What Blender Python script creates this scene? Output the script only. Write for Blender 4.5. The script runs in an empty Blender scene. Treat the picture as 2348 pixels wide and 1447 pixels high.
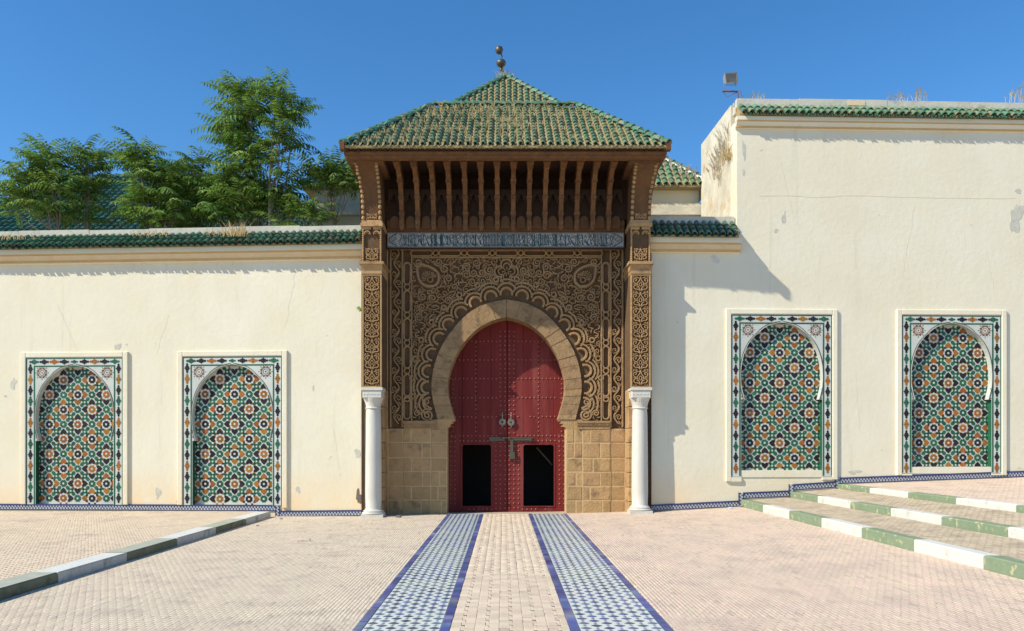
import bpy, math, random
import numpy as np
from mathutils import Matrix, Vector

PI = math.pi
RND = random.Random(11)
sc = bpy.context.scene
COL = sc.collection

# ------------------------------------------------------------------ camera, sky, sun, exposure
DIST, EYE = 18.5, 1.6
cam_data = bpy.data.cameras.new('camera')
cam = bpy.data.objects.new('camera', cam_data)
COL.objects.link(cam)
cam.location = (0, -DIST, EYE)
cam.rotation_euler = (PI / 2, 0, 0)
cam_data.sensor_width = 36
cam_data.lens = 28.36
cam_data.shift_x = 19 / 2348
cam_data.shift_y = 297.5 / 2348
cam_data.clip_start = 0.1
cam_data.clip_end = 3000
sc.camera = cam

SUN_TRAVEL = Vector((1.05, 0.52, -1.0)).normalized()
SUN_EL = math.asin(-SUN_TRAVEL.z)
SUN_AZ = math.atan2(-SUN_TRAVEL.x, -SUN_TRAVEL.y)
world = bpy.data.worlds.new('World')
sc.world = world
world.use_nodes = True
wn = world.node_tree.nodes
sky = wn.new('ShaderNodeTexSky')
sky.sky_type = 'NISHITA'
sky.sun_disc = False
sky.sun_elevation = SUN_EL
sky.sun_rotation = SUN_AZ
sky.altitude = 500
sky.air_density = 1.0
sky.dust_density = 0.1
sky.ozone_density = 4.5
hs_ = wn.new('ShaderNodeHueSaturation')                # the deep polarised blue of the photograph, the whole sky alike
hs_.inputs['Saturation'].default_value = 1.22
hs_.inputs['Hue'].default_value = 0.4985
world.node_tree.links.new(sky.outputs[0], hs_.inputs['Color'])
world.node_tree.links.new(hs_.outputs[0], wn['Background'].inputs[0])
wn['Background'].inputs[1].default_value = 0.15
sun_data = bpy.data.lights.new('sun', 'SUN')
sun_data.energy = 4.7
sun_data.angle = math.radians(0.55)
sun_data.color = (1.0, 0.935, 0.80)
sun = bpy.data.objects.new('sun', sun_data)
COL.objects.link(sun)
sun.location = (-20, -12, 20)
sun.rotation_euler = SUN_TRAVEL.to_track_quat('-Z', 'Y').to_euler()
sc.view_settings.view_transform = 'Standard'
sc.view_settings.look = 'None'
sc.view_settings.exposure = 0.29
sc.view_settings.gamma = 1.0
sc.view_settings.use_curve_mapping = False

# ------------------------------------------------------------------ measuring: photo pixels on a plane at depth y -> metres
def K(y): return 1 + y / DIST
def X(p, y=0.0): return (p - 1155) * 0.01 * K(y)
def Z(p, y=0.0): return EYE + (1021 - p) * 0.01 * K(y)

# ------------------------------------------------------------------ materials
def M(name, c1, c2=None, scale=3.0, rough=0.85, bump=0.0, bscale=40.0, jit=0.0, hue=0.0, stretch=(1, 1, 1), spec=0.3, metal=0.0,
      c3=None, s3=1.0, t3=(0.55, 0.7), transl=0.0, odd=1.0):
    m = bpy.data.materials.new(name); m.use_nodes = True
    nt = m.node_tree; N = nt.nodes; L = nt.links
    b = N['Principled BSDF']
    b.inputs['Roughness'].default_value = rough
    b.inputs['Specular IOR Level'].default_value = spec
    b.inputs['Metallic'].default_value = metal
    geo = N.new('ShaderNodeNewGeometry')
    mp = N.new('ShaderNodeMapping'); mp.inputs['Scale'].default_value = stretch
    L.new(geo.outputs['Position'], mp.inputs['Vector'])
    c2 = c2 or c1
    no = N.new('ShaderNodeTexNoise'); no.inputs['Scale'].default_value = scale; no.inputs['Detail'].default_value = 6
    no.inputs['Roughness'].default_value = 0.65
    L.new(mp.outputs[0], no.inputs['Vector'])
    rp = N.new('ShaderNodeMapRange'); rp.inputs[1].default_value = 0.3; rp.inputs[2].default_value = 0.7
    L.new(no.outputs['Fac'], rp.inputs[0])
    mx = N.new('ShaderNodeMix'); mx.data_type = 'RGBA'
    mx.inputs[6].default_value = (*c1, 1); mx.inputs[7].default_value = (*c2, 1)
    L.new(rp.outputs[0], mx.inputs[0])
    out = mx.outputs[2]
    if c3:
        n3 = N.new('ShaderNodeTexNoise'); n3.inputs['Scale'].default_value = s3; n3.inputs['Detail'].default_value = 8
        L.new(mp.outputs[0], n3.inputs['Vector'])
        r3 = N.new('ShaderNodeMapRange'); r3.inputs[1].default_value = t3[0]; r3.inputs[2].default_value = t3[1]
        L.new(n3.outputs['Fac'], r3.inputs[0])
        m3 = N.new('ShaderNodeMix'); m3.data_type = 'RGBA'
        L.new(r3.outputs[0], m3.inputs[0]); L.new(out, m3.inputs[6]); m3.inputs[7].default_value = (*c3, 1)
        out = m3.outputs[2]
    if jit or hue:
        oi = N.new('ShaderNodeObjectInfo')
        ad = N.new('ShaderNodeMath'); ad.operation = 'ADD'
        L.new(oi.outputs['Random'], ad.inputs[0]); L.new(geo.outputs['Random Per Island'], ad.inputs[1])
        fr = N.new('ShaderNodeMath'); fr.operation = 'FRACT'; L.new(ad.outputs[0], fr.inputs[0])
        wn_ = N.new('ShaderNodeTexWhiteNoise'); wn_.noise_dimensions = '1D'; L.new(fr.outputs[0], wn_.inputs['W'])
        hs = N.new('ShaderNodeHueSaturation')
        v = N.new('ShaderNodeMapRange'); v.inputs[3].default_value = 1 - jit; v.inputs[4].default_value = 1 + jit
        L.new(fr.outputs[0], v.inputs[0])
        od = N.new('ShaderNodeMapRange'); od.inputs[1].default_value = 0.955; od.inputs[2].default_value = 0.96; od.inputs[3].default_value = 1.0; od.inputs[4].default_value = odd
        L.new(wn_.outputs['Value'], od.inputs[0])
        om = N.new('ShaderNodeMath'); om.operation = 'MULTIPLY'; L.new(v.outputs[0], om.inputs[0]); L.new(od.outputs[0], om.inputs[1])
        L.new(om.outputs[0], hs.inputs['Value'])
        h = N.new('ShaderNodeMapRange'); h.inputs[3].default_value = 0.5 - hue; h.inputs[4].default_value = 0.5 + hue
        L.new(wn_.outputs['Value'], h.inputs[0]); L.new(h.outputs[0], hs.inputs['Hue'])
        L.new(out, hs.inputs['Color']); out = hs.outputs['Color']
    L.new(out, b.inputs['Base Color'])
    if bump:
        nb = N.new('ShaderNodeTexNoise'); nb.inputs['Scale'].default_value = bscale; nb.inputs['Detail'].default_value = 5
        L.new(mp.outputs[0], nb.inputs['Vector'])
        bp = N.new('ShaderNodeBump'); bp.inputs['Strength'].default_value = bump; bp.inputs['Distance'].default_value = 0.02
        L.new(nb.outputs['Fac'], bp.inputs['Height']); L.new(bp.outputs[0], b.inputs['Normal'])
    if transl:
        tr = N.new('ShaderNodeBsdfTranslucent'); L.new(out, tr.inputs['Color'])
        ms = N.new('ShaderNodeMixShader'); ms.inputs[0].default_value = transl
        L.new(b.outputs[0], ms.inputs[1]); L.new(tr.outputs[0], ms.inputs[2])
        L.new(ms.outputs[0], N['Material Output'].inputs['Surface'])
    return m

def plaster_mat(name, base, damp):
    """Lime plaster: faint blotches, streaks, ochre tide mark near the foot, a few grey scuffs."""
    m = bpy.data.materials.new(name); m.use_nodes = True
    nt = m.node_tree; N = nt.nodes; L = nt.links; b = N['Principled BSDF']
    b.inputs['Roughness'].default_value = 0.92; b.inputs['Specular IOR Level'].default_value = 0.15
    geo = N.new('ShaderNodeNewGeometry')
    def noise(scale, stretch=(1, 1, 1), detail=6, off=0):
        mp = N.new('ShaderNodeMapping'); mp.inputs['Scale'].default_value = stretch; mp.inputs['Location'].default_value = (off, off, off)
        L.new(geo.outputs['Position'], mp.inputs['Vector'])
        n = N.new('ShaderNodeTexNoise'); n.inputs['Scale'].default_value = scale; n.inputs['Detail'].default_value = detail
        n.inputs['Roughness'].default_value = 0.6
        L.new(mp.outputs[0], n.inputs['Vector']); return n.outputs['Fac']
    def rng(src, a, b_, c=0.0, d=1.0):
        r = N.new('ShaderNodeMapRange'); r.inputs[1].default_value = a; r.inputs[2].default_value = b_
        r.inputs[3].default_value = c; r.inputs[4].default_value = d; L.new(src, r.inputs[0]); return r.outputs[0]
    def mul(a, b_):
        q = N.new('ShaderNodeMath'); q.operation = 'MULTIPLY'; L.new(a, q.inputs[0]); L.new(b_, q.inputs[1]); return q.outputs[0]
    def mix(f, a, col):
        q = N.new('ShaderNodeMix'); q.data_type = 'RGBA'; L.new(f, q.inputs[0])
        if isinstance(a, tuple): q.inputs[6].default_value = (*a, 1)
        else: L.new(a, q.inputs[6])
        q.inputs[7].default_value = (*col, 1); return q.outputs[2]
    c = mix(rng(noise(0.7), 0.35, 0.7), base, tuple(v * f for v, f in zip(base, (0.95, 0.925, 0.88))))
    c = mix(rng(noise(1.6, off=9), 0.52, 0.72, 0, 0.5), c, tuple(v * f for v, f in zip(base, (1.0, 0.965, 0.87))))
    c = mix(rng(noise(2.2, (1, 1, 0.12), off=4), 0.58, 0.8, 0, 0.35), c, tuple(v * 0.82 for v in base))
    sep = N.new('ShaderNodeSeparateXYZ'); L.new(geo.outputs['Position'], sep.inputs[0])
    c = mix(rng(noise(0.45, (1, 1, 0.35), off=51), 0.55, 0.62, 0, 0.28), c, tuple(v * f for v, f in zip(base, (1.06, 1.08, 1.14))))
    c = mix(rng(noise(5.5, (1, 1, 0.05), off=60), 0.60, 0.78, 0, 0.42), c, tuple(v * f for v, f in zip(base, (0.74, 0.70, 0.60))))
    c = mix(rng(noise(14, off=71), 0.68, 0.74, 0, 0.35), c, tuple(v * f for v, f in zip(base, (0.72, 0.70, 0.66))))
    foot = mul(rng(sep.outputs['Z'], 0.15, 1.15, 1, 0), rng(noise(1.3, (1, 1, 0.5), off=20), 0.3, 0.65))
    c = mix(foot, c, damp)
    c = mix(rng(noise(2.6, off=33), 0.69, 0.72, 0, 0.55), c, (0.42, 0.40, 0.35))
    L.new(c, b.inputs['Base Color'])
    bp = N.new('ShaderNodeBump'); bp.inputs['Strength'].default_value = 0.35; bp.inputs['Distance'].default_value = 0.02
    L.new(noise(9, detail=8), bp.inputs['Height']); L.new(bp.outputs[0], b.inputs['Normal'])
    return m

MT = {}
MT['plaster'] = plaster_mat('cream_plaster', (0.765, 0.708, 0.55), (0.80, 0.59, 0.34))
MT['plaster_old'] = M('weathered_plaster', (0.74, 0.68, 0.52), (0.50, 0.46, 0.36), 2.5, 0.95, 0.5, 14, c3=(0.52, 0.33, 0.14), s3=1.7, t3=(0.58, 0.7))
MT['parapet'] = M('parapet_plaster', (0.62, 0.58, 0.47), (0.48, 0.45, 0.37), 2.2, 0.95, 0.4, 14, c3=(0.30, 0.27, 0.22), s3=3, t3=(0.62, 0.75))
MT['ochre'] = M('ochre_limewash', (0.62, 0.36, 0.12), (0.66, 0.45, 0.2), 5, 0.9)
MT['tan'] = M('tan_limewash', (0.72, 0.58, 0.38), (0.66, 0.48, 0.27), 4, 0.9)
MT['patch'] = M('cement_patch', (0.62, 0.585, 0.47), (0.46, 0.44, 0.375), 9, 0.95, 0.3, 40)
MT['sand'] = M('sandstone', (0.475, 0.30, 0.14), (0.37, 0.225, 0.10), 4, 0.9, 0.7, 22, jit=0.09, hue=0.004, c3=(0.20, 0.125, 0.065), s3=5, t3=(0.55, 0.75))
MT['ring'] = M('weathered_arch_stone', (0.37, 0.235, 0.115), (0.27, 0.165, 0.08), 3.5, 0.9, 0.8, 20, jit=0.10, hue=0.004, c3=(0.17, 0.105, 0.055), s3=6, t3=(0.5, 0.72))
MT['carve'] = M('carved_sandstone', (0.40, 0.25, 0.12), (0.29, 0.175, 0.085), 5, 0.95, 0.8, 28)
MT['carve_bg'] = M('shaded_carved_ground', (0.15, 0.088, 0.045), (0.105, 0.06, 0.03), 5, 0.95, 0.5, 40)  # darker than the relief: dirt plus recess shade put into the colour
MT['mortar'] = M('pale_mortar', (0.58, 0.41, 0.21), (0.46, 0.31, 0.155), 8, 0.95, 0.4, 50)
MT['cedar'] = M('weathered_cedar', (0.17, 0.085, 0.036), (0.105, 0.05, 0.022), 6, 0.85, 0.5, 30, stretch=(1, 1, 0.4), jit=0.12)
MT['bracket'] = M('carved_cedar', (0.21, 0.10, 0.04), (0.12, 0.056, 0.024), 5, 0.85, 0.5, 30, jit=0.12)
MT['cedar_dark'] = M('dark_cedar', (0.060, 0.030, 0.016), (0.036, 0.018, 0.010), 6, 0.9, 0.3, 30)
MT['marble'] = M('white_marble', (0.66, 0.63, 0.55), (0.54, 0.51, 0.43), 3, 0.5, 0.08, 30, stretch=(1, 1, 0.3), spec=0.4)
MT['red'] = M('red_door_paint', (0.19, 0.024, 0.020), (0.13, 0.016, 0.015), 5, 0.65, 0.25, 18, stretch=(1.5, 1.5, 0.12), jit=0.12, spec=0.2, c3=(0.23, 0.055, 0.045), s3=2.2, t3=(0.52, 0.75))
MT['stud'] = M('painted_stud', (0.24, 0.05, 0.035), (0.34, 0.14, 0.10), 30, 0.4, spec=0.5)
MT['iron'] = M('old_bronze', (0.13, 0.115, 0.08), (0.09, 0.075, 0.05), 18, 0.45, 0.2, 60, spec=0.5, metal=0.5)
MT['brass'] = M('grey_brass', (0.27, 0.25, 0.19), (0.15, 0.135, 0.10), 20, 0.4, 0.2, 60, spec=0.5, metal=0.4)
MT['gtile'] = M('green_glazed_tile', (0.11, 0.245, 0.145), (0.06, 0.16, 0.09), 7, 0.25, 0.15, 30, jit=0.2, hue=0.012, spec=0.55, c3=(0.30, 0.255, 0.14), s3=7, t3=(0.47, 0.68))
MT['gtile_dark'] = M('dark_green_glazed_tile', (0.045, 0.16, 0.095), (0.024, 0.09, 0.058), 7, 0.28, 0.15, 30, jit=0.35, hue=0.02, spec=0.55, c3=(0.15, 0.13, 0.085), s3=8, t3=(0.52, 0.66))
MT['earth'] = M('roof_earth', (0.46, 0.35, 0.17), (0.31, 0.225, 0.10), 9, 0.98, 0.7, 30)
MT['straw'] = M('dry_straw', (0.55, 0.42, 0.20), (0.40, 0.28, 0.12), 9, 0.9, jit=0.25)
MT['plume'] = M('pale_grass_plume', (0.74, 0.67, 0.54), (0.62, 0.53, 0.40), 9, 0.9, jit=0.2, transl=0.3)
MT['twhite'] = M('white_glaze', (0.58, 0.60, 0.53), (0.48, 0.50, 0.45), 3, 0.45, 0.06, 30, jit=0.05, spec=0.22)
MT['tgreen'] = M('green_glaze', (0.026, 0.125, 0.065), (0.018, 0.085, 0.045), 8, 0.45, jit=0.25, spec=0.22)
MT['tamber'] = M('amber_glaze', (0.33, 0.145, 0.022), (0.26, 0.085, 0.018), 8, 0.45, jit=0.2, hue=0.012, spec=0.22)
MT['tblack'] = M('black_glaze', (0.016, 0.014, 0.016), (0.026, 0.02, 0.022), 8, 0.45, jit=0.3, spec=0.22)
MT['tblue'] = M('blue_glaze', (0.085, 0.115, 0.30), (0.065, 0.085, 0.20), 3, 0.35, jit=0.28, hue=0.02, spec=0.45, c3=(0.27, 0.27, 0.35), s3=1.6, t3=(0.5, 0.72))
MT['tdiam'] = M('blue_green_glaze', (0.07, 0.09, 0.27), (0.10, 0.145, 0.16), 1.3, 0.35, jit=0.45, hue=0.03, spec=0.45, c3=(0.17, 0.21, 0.21), s3=0.9, t3=(0.48, 0.62))
MT['ink'] = M('dark_teal_glaze', (0.012, 0.035, 0.036), (0.02, 0.06, 0.05), 4, 0.3, spec=0.5)
MT['frieze'] = M('frieze_white_glaze', (0.42, 0.385, 0.34), (0.34, 0.315, 0.28), 5, 0.55, spec=0.25)
MT['brick'] = M('paving_brick', (0.64, 0.53, 0.395), (0.58, 0.49, 0.365), 1.2, 0.9, 0.3, 60, jit=0.045, hue=0.008, c3=(0.50, 0.405, 0.32), s3=2.2, t3=(0.5, 0.72), odd=0.82)
MT['brick_pink'] = M('pink_paving_brick', (0.64, 0.49, 0.37), (0.56, 0.445, 0.345), 1.6, 0.9, 0.3, 60, jit=0.055, hue=0.012, c3=(0.50, 0.395, 0.315), s3=2.4, t3=(0.48, 0.7), stretch=(1, 0.6, 1), odd=0.82)
MT['brick_path'] = M('buff_path_brick', (0.65, 0.53, 0.395), (0.58, 0.465, 0.34), 2.0, 0.9, 0.3, 60, jit=0.10, hue=0.01, c3=(0.47, 0.36, 0.27), s3=2.2, t3=(0.62, 0.72), odd=0.82)
MT['brick_terr'] = M('buff_terrace_brick', (0.66, 0.53, 0.38), (0.59, 0.47, 0.335), 1.5, 0.9, 0.3, 60, jit=0.07, hue=0.01, c3=(0.52, 0.415, 0.32), s3=1.2, t3=(0.55, 0.7), odd=0.82)
MT['joint'] = M('paving_joint', (0.47, 0.385, 0.29), (0.40, 0.33, 0.25), 5, 0.95, 0.4, 40)
MT['brick_step'] = M('worn_step_brick', (0.50, 0.41, 0.29), (0.42, 0.345, 0.25), 2.5, 0.9, 0.4, 50, jit=0.09, hue=0.01, c3=(0.37, 0.30, 0.21), s3=2.5, t3=(0.52, 0.68), odd=0.82)
MT['path_white'] = M('white_path_glaze', (0.70, 0.72, 0.66), (0.60, 0.63, 0.57), 3, 0.35, 0.06, 30, spec=0.5)
MT['tblue_dark'] = M('deep_blue_glaze', (0.045, 0.05, 0.17), (0.03, 0.032, 0.10), 5, 0.35, spec=0.45)
MT['joint_dark'] = M('dirty_paving_joint', (0.11, 0.09, 0.075), (0.22, 0.18, 0.145), 3, 0.95)
MT['edge'] = M('shade_dark_stone_edge', (0.075, 0.045, 0.025), (0.05, 0.03, 0.018), 8, 0.95)  # deep shade beside the columns, put into a dark stone colour
MT['gap'] = M('dirt_filled_gap', (0.10, 0.085, 0.075), (0.15, 0.12, 0.10), 20, 0.95)
MT['kwhite'] = M('white_kerb_paint', (0.66, 0.65, 0.58), (0.57, 0.56, 0.50), 4, 0.8, 0.3, 25, c3=(0.40, 0.37, 0.31), s3=4, t3=(0.6, 0.76))
MT['kgreen'] = M('green_kerb_paint', (0.185, 0.25, 0.15), (0.235, 0.29, 0.18), 4, 0.75, 0.4, 25, c3=(0.46, 0.43, 0.25), s3=9, t3=(0.58, 0.66))
MT['kwhite_worn_shade'] = M('worn_shaded_white_kerb', (0.56, 0.55, 0.51), (0.44, 0.43, 0.39), 4, 0.85, 0.4, 25, c3=(0.27, 0.25, 0.22), s3=5, t3=(0.55, 0.72))  # kerb sides: worn white paint darkened to hold the shade
MT['kgreen_top'] = M('worn_sunlit_green_kerb_top', (0.43, 0.44, 0.36), (0.33, 0.35, 0.27), 5, 0.9, 0.3, 25)  # worn green paint made paler, the sunlit top put into the colour
MT['kwhite_top'] = M('sunlit_white_kerb_top', (0.66, 0.66, 0.60), (0.56, 0.56, 0.51), 5, 0.9, 0.3, 25)  # brighter copy of the side white, sunlight put into the colour
MT['kgreen_worn_shade'] = M('worn_shaded_green_kerb', (0.13, 0.145, 0.085), (0.20, 0.20, 0.14), 4, 0.85, 0.4, 25, c3=(0.10, 0.085, 0.06), s3=5, t3=(0.52, 0.7))  # kerb sides: worn green paint, darkened for the shaded face
MT['leaf'] = M('leaf', (0.18, 0.29, 0.05), (0.11, 0.20, 0.035), 4, 0.5, jit=0.4, hue=0.03, spec=0.3, transl=0.42)
MT['leaf_young'] = M('young_leaf', (0.25, 0.36, 0.065), (0.17, 0.27, 0.05), 4, 0.5, jit=0.3, hue=0.02, spec=0.4, transl=0.32)
MT['bark'] = M('grey_bark', (0.30, 0.26, 0.21), (0.20, 0.17, 0.13), 12, 0.9, 0.5, 40)
MT['void'] = M('unlit_interior', (0.03, 0.026, 0.024), None, 3, 0.95)
MT['rust'] = M('rusty_steel', (0.25, 0.11, 0.06), (0.17, 0.09, 0.06), 20, 0.8, 0.3, 60)
MT['lampgrey'] = M('grey_lamp_housing', (0.33, 0.32, 0.29), (0.24, 0.23, 0.21), 8, 0.5, spec=0.4)
MT['lampglass'] = M('dusty_lamp_glass', (0.20, 0.175, 0.13), (0.26, 0.22, 0.17), 8, 0.25, spec=0.5)
MT['slab'] = M('pale_sill_stone', (0.70, 0.67, 0.58), (0.58, 0.55, 0.47), 6, 0.8, 0.3, 30)
MT['litter'] = M('pale_litter', (0.62, 0.66, 0.72), (0.35, 0.42, 0.55), 25, 0.6)
MT['dirt'] = M('dark_debris', (0.12, 0.10, 0.085), (0.2, 0.17, 0.14), 20, 0.95)

# ------------------------------------------------------------------ mesh building
class MB:
    def __init__(s): s.v = []; s.f = []; s.m = []
    def add(s, vs, fs, m=0):
        o = len(s.v); s.v.extend(vs)
        for f in fs: s.f.append([i + o for i in f]); s.m.append(m)
    def box(s, x0, x1, y0, y1, z0, z1, m=0):
        s.add([(x0, y0, z0), (x1, y0, z0), (x1, y1, z0), (x0, y1, z0), (x0, y0, z1), (x1, y0, z1), (x1, y1, z1), (x0, y1, z1)],
              [(0, 3, 2, 1), (4, 5, 6, 7), (0, 1, 5, 4), (1, 2, 6, 5), (2, 3, 7, 6), (3, 0, 4, 7)], m)
    def cbox(s, x0, x1, y0, y1, z0, z1, c=0.008, m=0):
        """box whose front (-y) face has worn, chamfered edges"""
        s.add([(x0, y0 + c, z0), (x1, y0 + c, z0), (x1, y0 + c, z1), (x0, y0 + c, z1),
               (x0 + c, y0, z0 + c), (x1 - c, y0, z0 + c), (x1 - c, y0, z1 - c), (x0 + c, y0, z1 - c),
               (x0, y1, z0), (x1, y1, z0), (x1, y1, z1), (x0, y1, z1)],
              [(4, 5, 6, 7), (0, 1, 5, 4), (1, 2, 6, 5), (2, 3, 7, 6), (3, 0, 4, 7), (0, 8, 9, 1), (1, 9, 10, 2), (2, 10, 11, 3), (3, 11, 8, 0)], m)
    def prism(s, pts, y0, y1, m=0, ms=None, back=False):
        """outline in x,z pushed from y0 (front) to y1"""
        n = len(pts)
        s.add([(x, y0, z) for x, z in pts] + [(x, y1, z) for x, z in pts], [tuple(range(n))] + ([tuple(range(2 * n - 1, n - 1, -1))] if back else []), m)
        o = len(s.v) - 2 * n
        for i in range(n):
            j = (i + 1) % n
            s.f.append([o + i, o + n + i, o + n + j, o + j]); s.m.append(m if ms is None else (ms(i) if callable(ms) else ms))
    def xprism(s, pts, x0, x1, m=0):
        """outline in y,z pushed from x0 to x1"""
        n = len(pts)
        s.add([(x0, y, z) for y, z in pts] + [(x1, y, z) for y, z in pts],
              [tuple(range(n)), tuple(range(2 * n - 1, n - 1, -1))] + [(i, n + i, n + (i + 1) % n, (i + 1) % n) for i in range(n)], m)
    def ribbon(s, pts, w, yb, yf, bev=0.35, m=0, closed=False):
        """raised strap following a line in x,z; w one width or one per point"""
        n = len(pts)
        if n < 2: return
        P = np.array(pts, float)
        T = np.roll(P, -1, 0) - np.roll(P, 1, 0)
        if not closed: T[0] = P[1] - P[0]; T[-1] = P[-1] - P[-2]
        T /= (np.linalg.norm(T, axis=1, keepdims=True) + 1e-9)
        Nn = np.stack([-T[:, 1], T[:, 0]], 1)
        W = (np.full(n, w) if np.isscalar(w) else np.array(w, float))[:, None] * 0.5
        A, B = P + Nn * W, P - Nn * W
        A2, B2 = P + Nn * W * (1 - bev), P - Nn * W * (1 - bev)
        o = len(s.v)
        for i in range(n):
            s.v += [(A[i, 0], yb, A[i, 1]), (A2[i, 0], yf, A2[i, 1]), (B2[i, 0], yf, B2[i, 1]), (B[i, 0], yb, B[i, 1])]
        for i in range(n if closed else n - 1):
            a, b = o + 4 * i, o + 4 * ((i + 1) % n)
            for q in range(3): s.f.append([a + q, a + q + 1, b + q + 1, b + q]); s.m.append(m)
        if not closed:
            s.f.append([o, o + 1, o + 2, o + 3]); s.m.append(m)
            e = o + 4 * (n - 1); s.f.append([e, e + 1, e + 2, e + 3]); s.m.append(m)
    def tube(s, pts, r, n=6, m=0):
        P = [Vector(p) for p in pts]; o = len(s.v)
        for i, p in enumerate(P):
            t = (P[min(i + 1, len(P) - 1)] - P[max(i - 1, 0)]).normalized()
            u = t.cross(Vector((0, 0, 1)) if abs(t.z) < 0.9 else Vector((1, 0, 0))).normalized(); w = t.cross(u)
            rr = r if not isinstance(r, (list, tuple)) else r[i]
            for k in range(n):
                a = 2 * PI * k / n; q = p + (u * math.cos(a) + w * math.sin(a)) * rr; s.v.append(tuple(q))
        for i in range(len(P) - 1):
            for k in range(n):
                s.f.append([o + i * n + k, o + i * n + (k + 1) % n, o + (i + 1) * n + (k + 1) % n, o + (i + 1) * n + k]); s.m.append(m)
        s.f.append([o + k for k in range(n)]); s.m.append(m)
        s.f.append([o + (len(P) - 1) * n + k for k in range(n)]); s.m.append(m)
    def lathe(s, prof, c=(0, 0, 0), n=20, m=0):
        """profile of (radius, z) turned round a vertical axis"""
        o = len(s.v)
        for r, z in prof:
            for k in range(n):
                a = 2 * PI * k / n; s.v.append((c[0] + r * math.cos(a), c[1] + r * math.sin(a), c[2] + z))
        for i in range(len(prof) - 1):
            for k in range(n):
                s.f.append([o + i * n + k, o + i * n + (k + 1) % n, o + (i + 1) * n + (k + 1) % n, o + (i + 1) * n + k]); s.m.append(m)
        s.f.append([o + k for k in range(n)]); s.m.append(m)
        s.f.append([o + (len(prof) - 1) * n + k for k in range(n)]); s.m.append(m)
    def mesh(s, name, mats, smooth=False):
        me = bpy.data.meshes.new(name)
        me.from_pydata([tuple(map(float, v)) for v in s.v], [], s.f)
        mats = mats if isinstance(mats, (list, tuple)) else [mats]
        for q in mats: me.materials.append(MT[q])
        if len(mats) > 1: me.polygons.foreach_set('material_index', s.m)
        if smooth: me.polygons.foreach_set('use_smooth', [True] * len(s.f))
        me.update(); return me
    def build(s, name, mats, parent=None, smooth=False, **tags):
        return link(name, s.mesh(name, mats, smooth), parent, **tags)

def link(name, me, parent=None, mtx=None, **tags):
    o = bpy.data.objects.new(name, me); COL.objects.link(o)
    if parent is not None: o.parent = parent
    if mtx is not None: o.matrix_basis = mtx
    for k, v in tags.items():
        if v is not None: o[k] = v
    return o

def thing(name, label, cat, loc=(0, 0, 0), rz=0.0, group=None):
    o = bpy.data.objects.new(name, None); COL.objects.link(o)
    o.empty_display_size = 0.2
    o.location = loc; o.rotation_euler = (0, 0, rz)
    o['label'] = label; o['category'] = cat
    if group: o['group'] = group
    return o

def setting(name, label=None):
    o = bpy.data.objects.new(name, None); COL.objects.link(o); o['kind'] = 'structure'
    if label: o['label'] = label
    return o

_cache = {}
def mesh_arrays(me):
    if me.name not in _cache:
        v = np.empty(len(me.vertices) * 3); me.vertices.foreach_get('co', v)
        _cache[me.name] = (v.reshape(-1, 3), [list(p.vertices) for p in me.polygons], [p.material_index for p in me.polygons], list(me.materials))
    return _cache[me.name]

def join_copies(name, items, parent, kind='stuff', smooth=False):
    """many copies (mesh, matrix) as one mesh; all meshes share one material list"""
    V = []; F = []; MI = []; o = 0; mats = mesh_arrays(items[0][0])[3]
    for me, mt in items:
        v, f, mi, _ = mesh_arrays(me); a = np.array(mt)
        V.append(v @ a[:3, :3].T + a[:3, 3])
        F.extend([[i + o for i in q] for q in f]); MI.extend(mi); o += len(v)
    me = bpy.data.meshes.new(name); me.from_pydata(np.concatenate(V).tolist(), [], F)
    for m in mats: me.materials.append(m)
    me.polygons.foreach_set('material_index', MI)
    if smooth: me.polygons.foreach_set('use_smooth', [True] * len(F))
    me.update()
    return link(name, me, parent, kind=kind)

def pieces(name, items, parent, rest, limit=300, key=None, smooth=False):
    """alike pieces: the largest in view as parts of their own, the others joined into one part"""
    if key: items = sorted(items, key=lambda t: key(t[1].translation))
    for me, mt in items[:limit]: link(name, me, parent, mt)
    if len(items) > limit: join_copies(rest, items[limit:], parent, smooth=smooth)

def frame(xd, yd, zd, loc):
    m = Matrix.Identity(4)
    for i, a in enumerate((xd, yd, zd)):
        m[0][i], m[1][i], m[2][i] = a
    m[0][3], m[1][3], m[2][3] = loc
    return m

def arc(cx, cz, r, a0, a1, n=12):
    return [(cx + r * math.cos(a0 + (a1 - a0) * i / n), cz + r * math.sin(a0 + (a1 - a0) * i / n)) for i in range(n + 1)]
def smooth_line(pts, n=6):
    out = []
    P = [np.array(p, float) for p in pts]
    for i in range(len(P) - 1):
        p0, p1, p2, p3 = P[max(i - 1, 0)], P[i], P[i + 1], P[min(i + 2, len(P) - 1)]
        for k in range(n):
            t = k / n
            out.append(tuple(0.5 * (2 * p1 + (p2 - p0) * t + (2 * p0 - 5 * p1 + 4 * p2 - p3) * t * t + (3 * p1 - p0 - 3 * p2 + p3) * t ** 3)))
    out.append(tuple(P[-1])); return out

# ------------------------------------------------------------------ ground
def G(x):
    """height of the forecourt across its width: level by the gate, climbing to the right, dipping to the left"""
    return 0.0065 * min(x, 5.45) ** 2 if x > 0 else 0.0075 * max(x, -5.4)

def sheet(name, xs, ys, zf, mat, parent=None, **tags):
    b = MB(); n = len(xs)
    b.add([(x, y, zf(x)) for y in ys for x in xs], [(j * n + i, j * n + i + 1, (j + 1) * n + i + 1, (j + 1) * n + i) for j in range(len(ys) - 1) for i in range(n - 1)])
    return b.build(name, mat, parent, **tags)

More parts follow.
